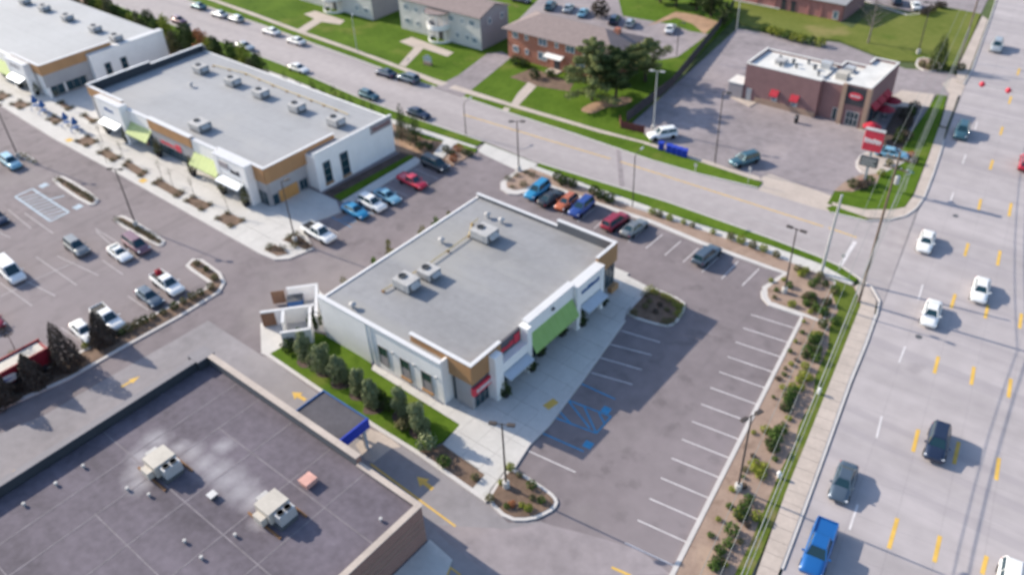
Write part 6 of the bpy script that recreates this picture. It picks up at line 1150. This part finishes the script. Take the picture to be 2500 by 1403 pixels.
for q, l in ((((-91.50,83.83)), 'dark cypress alone on the grass by the long shop street corner'), (((-96.00,84.95)), 'dark cypress at the street corner of the long shop wall')):
    t = thing('cypress', l, 'tree', (q[0], q[1], .05)); link('crown', plantmesh(('cyp', 0), None), t); link('trunk', plantmesh('cyptrunk', None), t)
for i, q in enumerate([(-88.85,81.77),(-88.71,83.04),(-87.40,82.62),(-84.68,83.52),(-83.15,83.28),(-83.26,84.84),(-81.73,84.59),(-80.69,84.67),(-81.65,81.92)]): rs(q, random.uniform(.9, 1.6), ['leaf_olive', 'leaf_dark', 'leaf_orange'][i % 3] if i > 2 else 'leaf_dark', 'low %s shrub in the beds beside the shop footpath' % (['olive', 'dark', 'rusty'][i % 3] if i > 2 else 'dark'), 'shrubs beside the shop footpath')
# planters: small trees and edging tufts on the plaza
for i, q in enumerate(PB):
    for k, c in enumerate(q): tuft((c[0]*.82+sum(p[0] for p in q)/4*.18, c[1]*.82+sum(p[1] for p in q)/4*.18), 1.1, 'leaf_olive', 'olive clump at the %s corner of the %s plaza bed from the left%s' % (['left', 'upper', 'right', 'lower'][k], nth([1, 4, 7, 8, 9, 10, 11, 12, 5, 6, 0][i] if i < 8 else [2, 3, 0][i-8]), '' if i < 8 else ', inner row' if i < 10 else ', outer row'), 'clumps in the plaza beds')
for i, q in enumerate([(-127.02,49.42),(-114.51,51.60),(-105.80,51.45),(-97.95,51.93),(-134.29,52.82),(-125.24,51.48),(-110.86,51.19),(-153.70,55.59)]):
    t = thing('sapling', 'thin bare young tree in a planting bed of the plaza', 'tree', (q[0], q[1], .15), i, 'bare saplings on the plaza'); link('trunk', plantmesh('sap', lambda: MB().tube([(0,0,0),(.02,0,1.6),(0,.03,3.6)], .045, 5, .015).tube([(0,0,1.7),(.4,.1,2.8)], .02, 4, .008).tube([(0,0,2),(-.35,.2,3.1)], .02, 4, .008).tube([(0,0,2.3),(.1,-.4,3.2)], .018, 4, .007).mesh('trunk', 'bark')), t)
    link('crown', plantmesh('sapc', lambda: leafcloud(ell(.5,.5,.8,2.9,.3), 40, .14, 5).leafmesh('crown', 'leaf_olive')), t)
for i, q in enumerate([(-85.80,49.79),(-84.11,50.53),(-85.42,52.83),(-83.62,53.28),(-83.52,52.14),(-81.85,52.88),(-85.33,53.76)]): tuft(q, 1.5, ['leaf_olive', 'leaf_brown'][i % 2], '%s clump in the two pointed beds at the plaza corner' % ['olive', 'brown'][i % 2], 'clumps in the plaza corner beds')
# ---- big pine group and garden
def bigtree(q, h, rad, label, m, n, lsize, trunk=.3, shape='pine', group=None, bk='bark', z0=1.5):
    t = thing('pine_tree' if shape == 'pine' else 'tree', label, 'tree', (q[0], q[1], .05), random.uniform(0, 6), group); rg = random.Random(int(h*100)); mb = MB(); tr = MB().tube([(0,0,0),(.1,0,h*.4),(0,.1,h*.92)], trunk, 8, .05)
    nb = int(h*3.4); per = n//nb
    for i in range(nb):
        f = (i+.5)/nb; z = z0+(h-z0)*f; a = i*2.399+rg.uniform(-.4, .4)
        if shape == 'pine': ln = rad*(1-f)**.7*rg.uniform(.75, 1.15)+.35
        else: ln = rad*math.sin(min(1, f*1.05+.12)*math.pi)**.6*rg.uniform(.6, 1.1)
        up = .10 if shape == 'pine' else .5
        tip = Vector((math.cos(a)*ln, math.sin(a)*ln, z+ln*up)); tr.tube([(0,0,z-.2), (tip.x*.5, tip.y*.5, z+ln*up*.4), tuple(tip)], .07*(1-f*.6), 4, .015)
        for c in (.45, .75, 1.0):
            p = Vector((0,0,z)).lerp(tip, c); rr = (.55+.25*ln*.5)*(1.15-.25*c)
            e = ell(rr, rr, rr*.55, 0, .25)
            for _ in range(per//3):
                pt, nr = e(rg); d = Vector((nr[0]+rg.uniform(-.8,.8), nr[1]+rg.uniform(-.8,.8), nr[2]+rg.uniform(-.3,1))).normalized(); A_ = d.orthogonal().normalized(); B_ = d.cross(A_); s = lsize*rg.uniform(.6,1.3); pp = p+Vector(pt); th = rg.uniform(0, 6.28); A_, B_ = A_*math.cos(th)+B_*math.sin(th), B_*math.cos(th)-A_*math.sin(th)
                mb.quad(pp-A_*s*.5, pp-B_*s*.28, pp+A_*s*.5, pp+B_*s*.28)
    link('crown', mb.leafmesh('crown', m), t); part('trunk', tr, bk, t); return t
bigtree((-76.54,111.83), 10.8, 5.6, 'large pale green pine in front of the brick house', 'leaf_pine', 17000, .36)
bigtree((-72.98,113.85), 9.4, 4.8, 'darker round-crowned tree behind the pale pine, by the fence', 'leaf_dark', 14000, .36, shape='round', z0=2.2)
bigtree((-73.14,123.59), 7.8, 3.8, 'olive tree at the back of the pine group beside the brick house end', 'leaf_pine', 8000, .36, shape='round', z0=1.5)
struct('fallen_leaves', MB().prism(chaikin([(-76.23,107.75),(-75.87,111.49),(-74.10,113.88),(-72.49,116.57),(-70.55,115.89),(-70.76,112.63),(-73.05,111.07),(-73.16,107.58),(-74.94,107.12)], 2), .05, .118), 'soil')
for q, s, l in ((((-97.05,116.57)), 2.6, 'dark clipped bush at the left corner of the brick house'), (((-95.27,116.83)), 2.0, 'smaller dark bush beside the brick house corner bush'), (((-90.49,113.70)), 2.3, 'dark bush by the front bed of the brick house'), (((-88.28,115.62)), 2.0, 'dark bush before the brick house porch')): rs(q, s, 'leaf_dark', l, sz=s*.9)
for q, h, r, l, m in ((((-88.47,160.49)), 6, 3, 'dark tree at the top edge left of the fence end', 'leaf_dark'), (((-83.57,160.60)), 7, 3.4, 'tall dark tree at the top edge beside the fence end', 'leaf_dark'), (((-78.94,158.31)), 5.5, 2.6, 'dark tree just before the top of the fence', 'leaf_dark'), (((-92.34,160.50)), 5, 2.4, 'brownish tree at the top edge behind the lawn', 'leaf_brown')):
    bigtree(q, h, r, l, m, 3600, .42, shape='round', z0=.8, group='trees at the top edge')
rs((-98.49,146.38), 4.2, 'leaf_brown', 'wide brown shrub among the cars behind the brick house', sz=4.5)
bigtree((-47.55,162.13), 8.5, 4.2, 'thin bare grey tree on the dry lawn behind the restaurant', 'leaf_brown', 500, .16, .2, 'round', None, 'bark_grey', 2.8)
t = thing('cone_tree', 'dark upright conifer beside the utility pole behind the restaurant', 'tree', (*(-33.36,157.28), .05)); part('trunk', MB().tube([(0,0,0),(0,0,4)], .13, 6, .04), 'bark', t); link('crown', leafcloud(cone(1.6, 6.2, .1, .6, .1), 2000, .28, 77).leafmesh('crown', 'leaf_dark'), t)
for i, q in enumerate([(-66.23,157.15),(-64.52,156.68),(-62.84,156.21),(-61.08,156.08),(-59.47,155.86),(-57.96,155.84),(-56.25,155.70),(-54.52,155.85)]): rs(q, random.uniform(2.0, 2.6), 'leaf_yellow' if i % 3 else 'leaf_green', '%s bush in the hedge behind the restaurant' % ('lime' if i % 3 else 'green'), 'hedge bushes behind the restaurant', sz=2.0)
for i, q in enumerate([(-30.66,157.13),(-29.72,158.62),(-34.07,155.72),(-35.64,156.21)]): rs(q, 1.6, 'leaf_dark' if i < 2 else 'leaf_olive', 'bush at the foot of the pole behind the restaurant', 'bushes at the back drive')
for i, q in enumerate([(-31.35,134.34),(-30.70,135.67),(-29.86,131.85),(-29.55,127.84),(-30.93,137.88),(-29.26,125.58),(-28.48,126.93)]): rs(q, 1.9, 'leaf_dark' if i % 2 else 'leaf_brown', '%s shrub in the bed right of the restaurant' % ('dark' if i % 2 else 'brown'), 'shrubs in the restaurant bed', sz=2.2)
for i, q in enumerate([(-29.77,109.03),(-28.26,111.21),(-28.40,109.44),(-27.69,114.45),(-27.80,118.03),(-26.15,122.22),(-25.14,120.64)]): rs(q, 1.3 if i > 2 else 1.7, ['leaf_dark', 'leaf_green', 'leaf_brown', 'leaf_yellow', 'leaf_olive', 'leaf_orange', 'leaf_brown'][i], '%s bush on the sign corner' % ['dark round', 'green round', 'maroon brown', 'yellow', 'olive', 'rusty', 'brown'][i], None)
for i, q in enumerate([(-42.03,188.18),(-42.86,188.23),(-43.11,185.19),(-43.85,182.45),(-43.69,183.68)]): rs(q, 1.8, 'leaf_brown', 'brown shrub along the edge of the far car park', 'brown shrubs by the far car park')
bigtree((-74.64,156.03), 4.6, 1.7, 'dark shrubby tree growing over the far end of the fence', 'leaf_dark', 1600, .32, .12, 'round', z0=.3)

ordinal('low green shrub in the main', lambda o: -o.location.y, 'from top'); ordinal('low dark green shrub in the main', lambda o: -o.location.y, 'from top')
ordinal('tiny ', lambda o: -o.location.y, 'from the top')
ordinal('small yellow shrub in the mulch', lambda o: -o.location.y, 'from the top'); ordinal('narrow dark cypress in', lambda o: o.location.x, 'from the left')
for c_ in ('dark green', 'green', 'olive', 'yellow-green'): ordinal(c_+' bushy tree', lambda o: o.location.x, 'from left')
ordinal('small shrub in the crowded', lambda o: o.location.x, 'from left')
for p_ in ('low dark green shrub in the left', 'low olive shrub in the left', 'small olive shrub in the side', 'small yellow-green shrub in the side', 'dark green bush in the bed', 'dry olive clump', 'thin bare young tree', 'low olive shrub in the beds', 'low dark shrub in the beds', 'low rusty shrub in the beds', 'olive grass clump round', 'yellow grass clump round', 'olive clump in the two', 'brown clump in the two', 'lime bush in the hedge', 'green bush in the hedge', 'dark shrub in the bed right', 'brown shrub in the bed right', 'brown shrub along', 'olive grass clump in a left', 'bush at the foot'):
    ordinal(p_, lambda o: o.location.x, 'from the left')
for p_ in ('small yellow shrub in the mulch island', 'small olive shrub in the mulch island', 'small green shrub in the mulch island'): ordinal(p_, lambda o: -o.location.y, 'from the top')

for i, q in enumerate([(-38.89,69.68),(-37.58,69.86),(-36.41,69.58),(-37.29,68.46),(-38.78,68.60)]): rs(q, random.uniform(.6, .9), ['leaf_olive', 'leaf_brown'][i % 2], 'low %s shrub inside the shaded bed' % ['olive', 'brown'][i % 2], 'low shrubs inside the shaded bed')
ordinal('low olive shrub inside', lambda o: o.location.x, 'from the left'); ordinal('low brown shrub inside', lambda o: o.location.x, 'from the left')
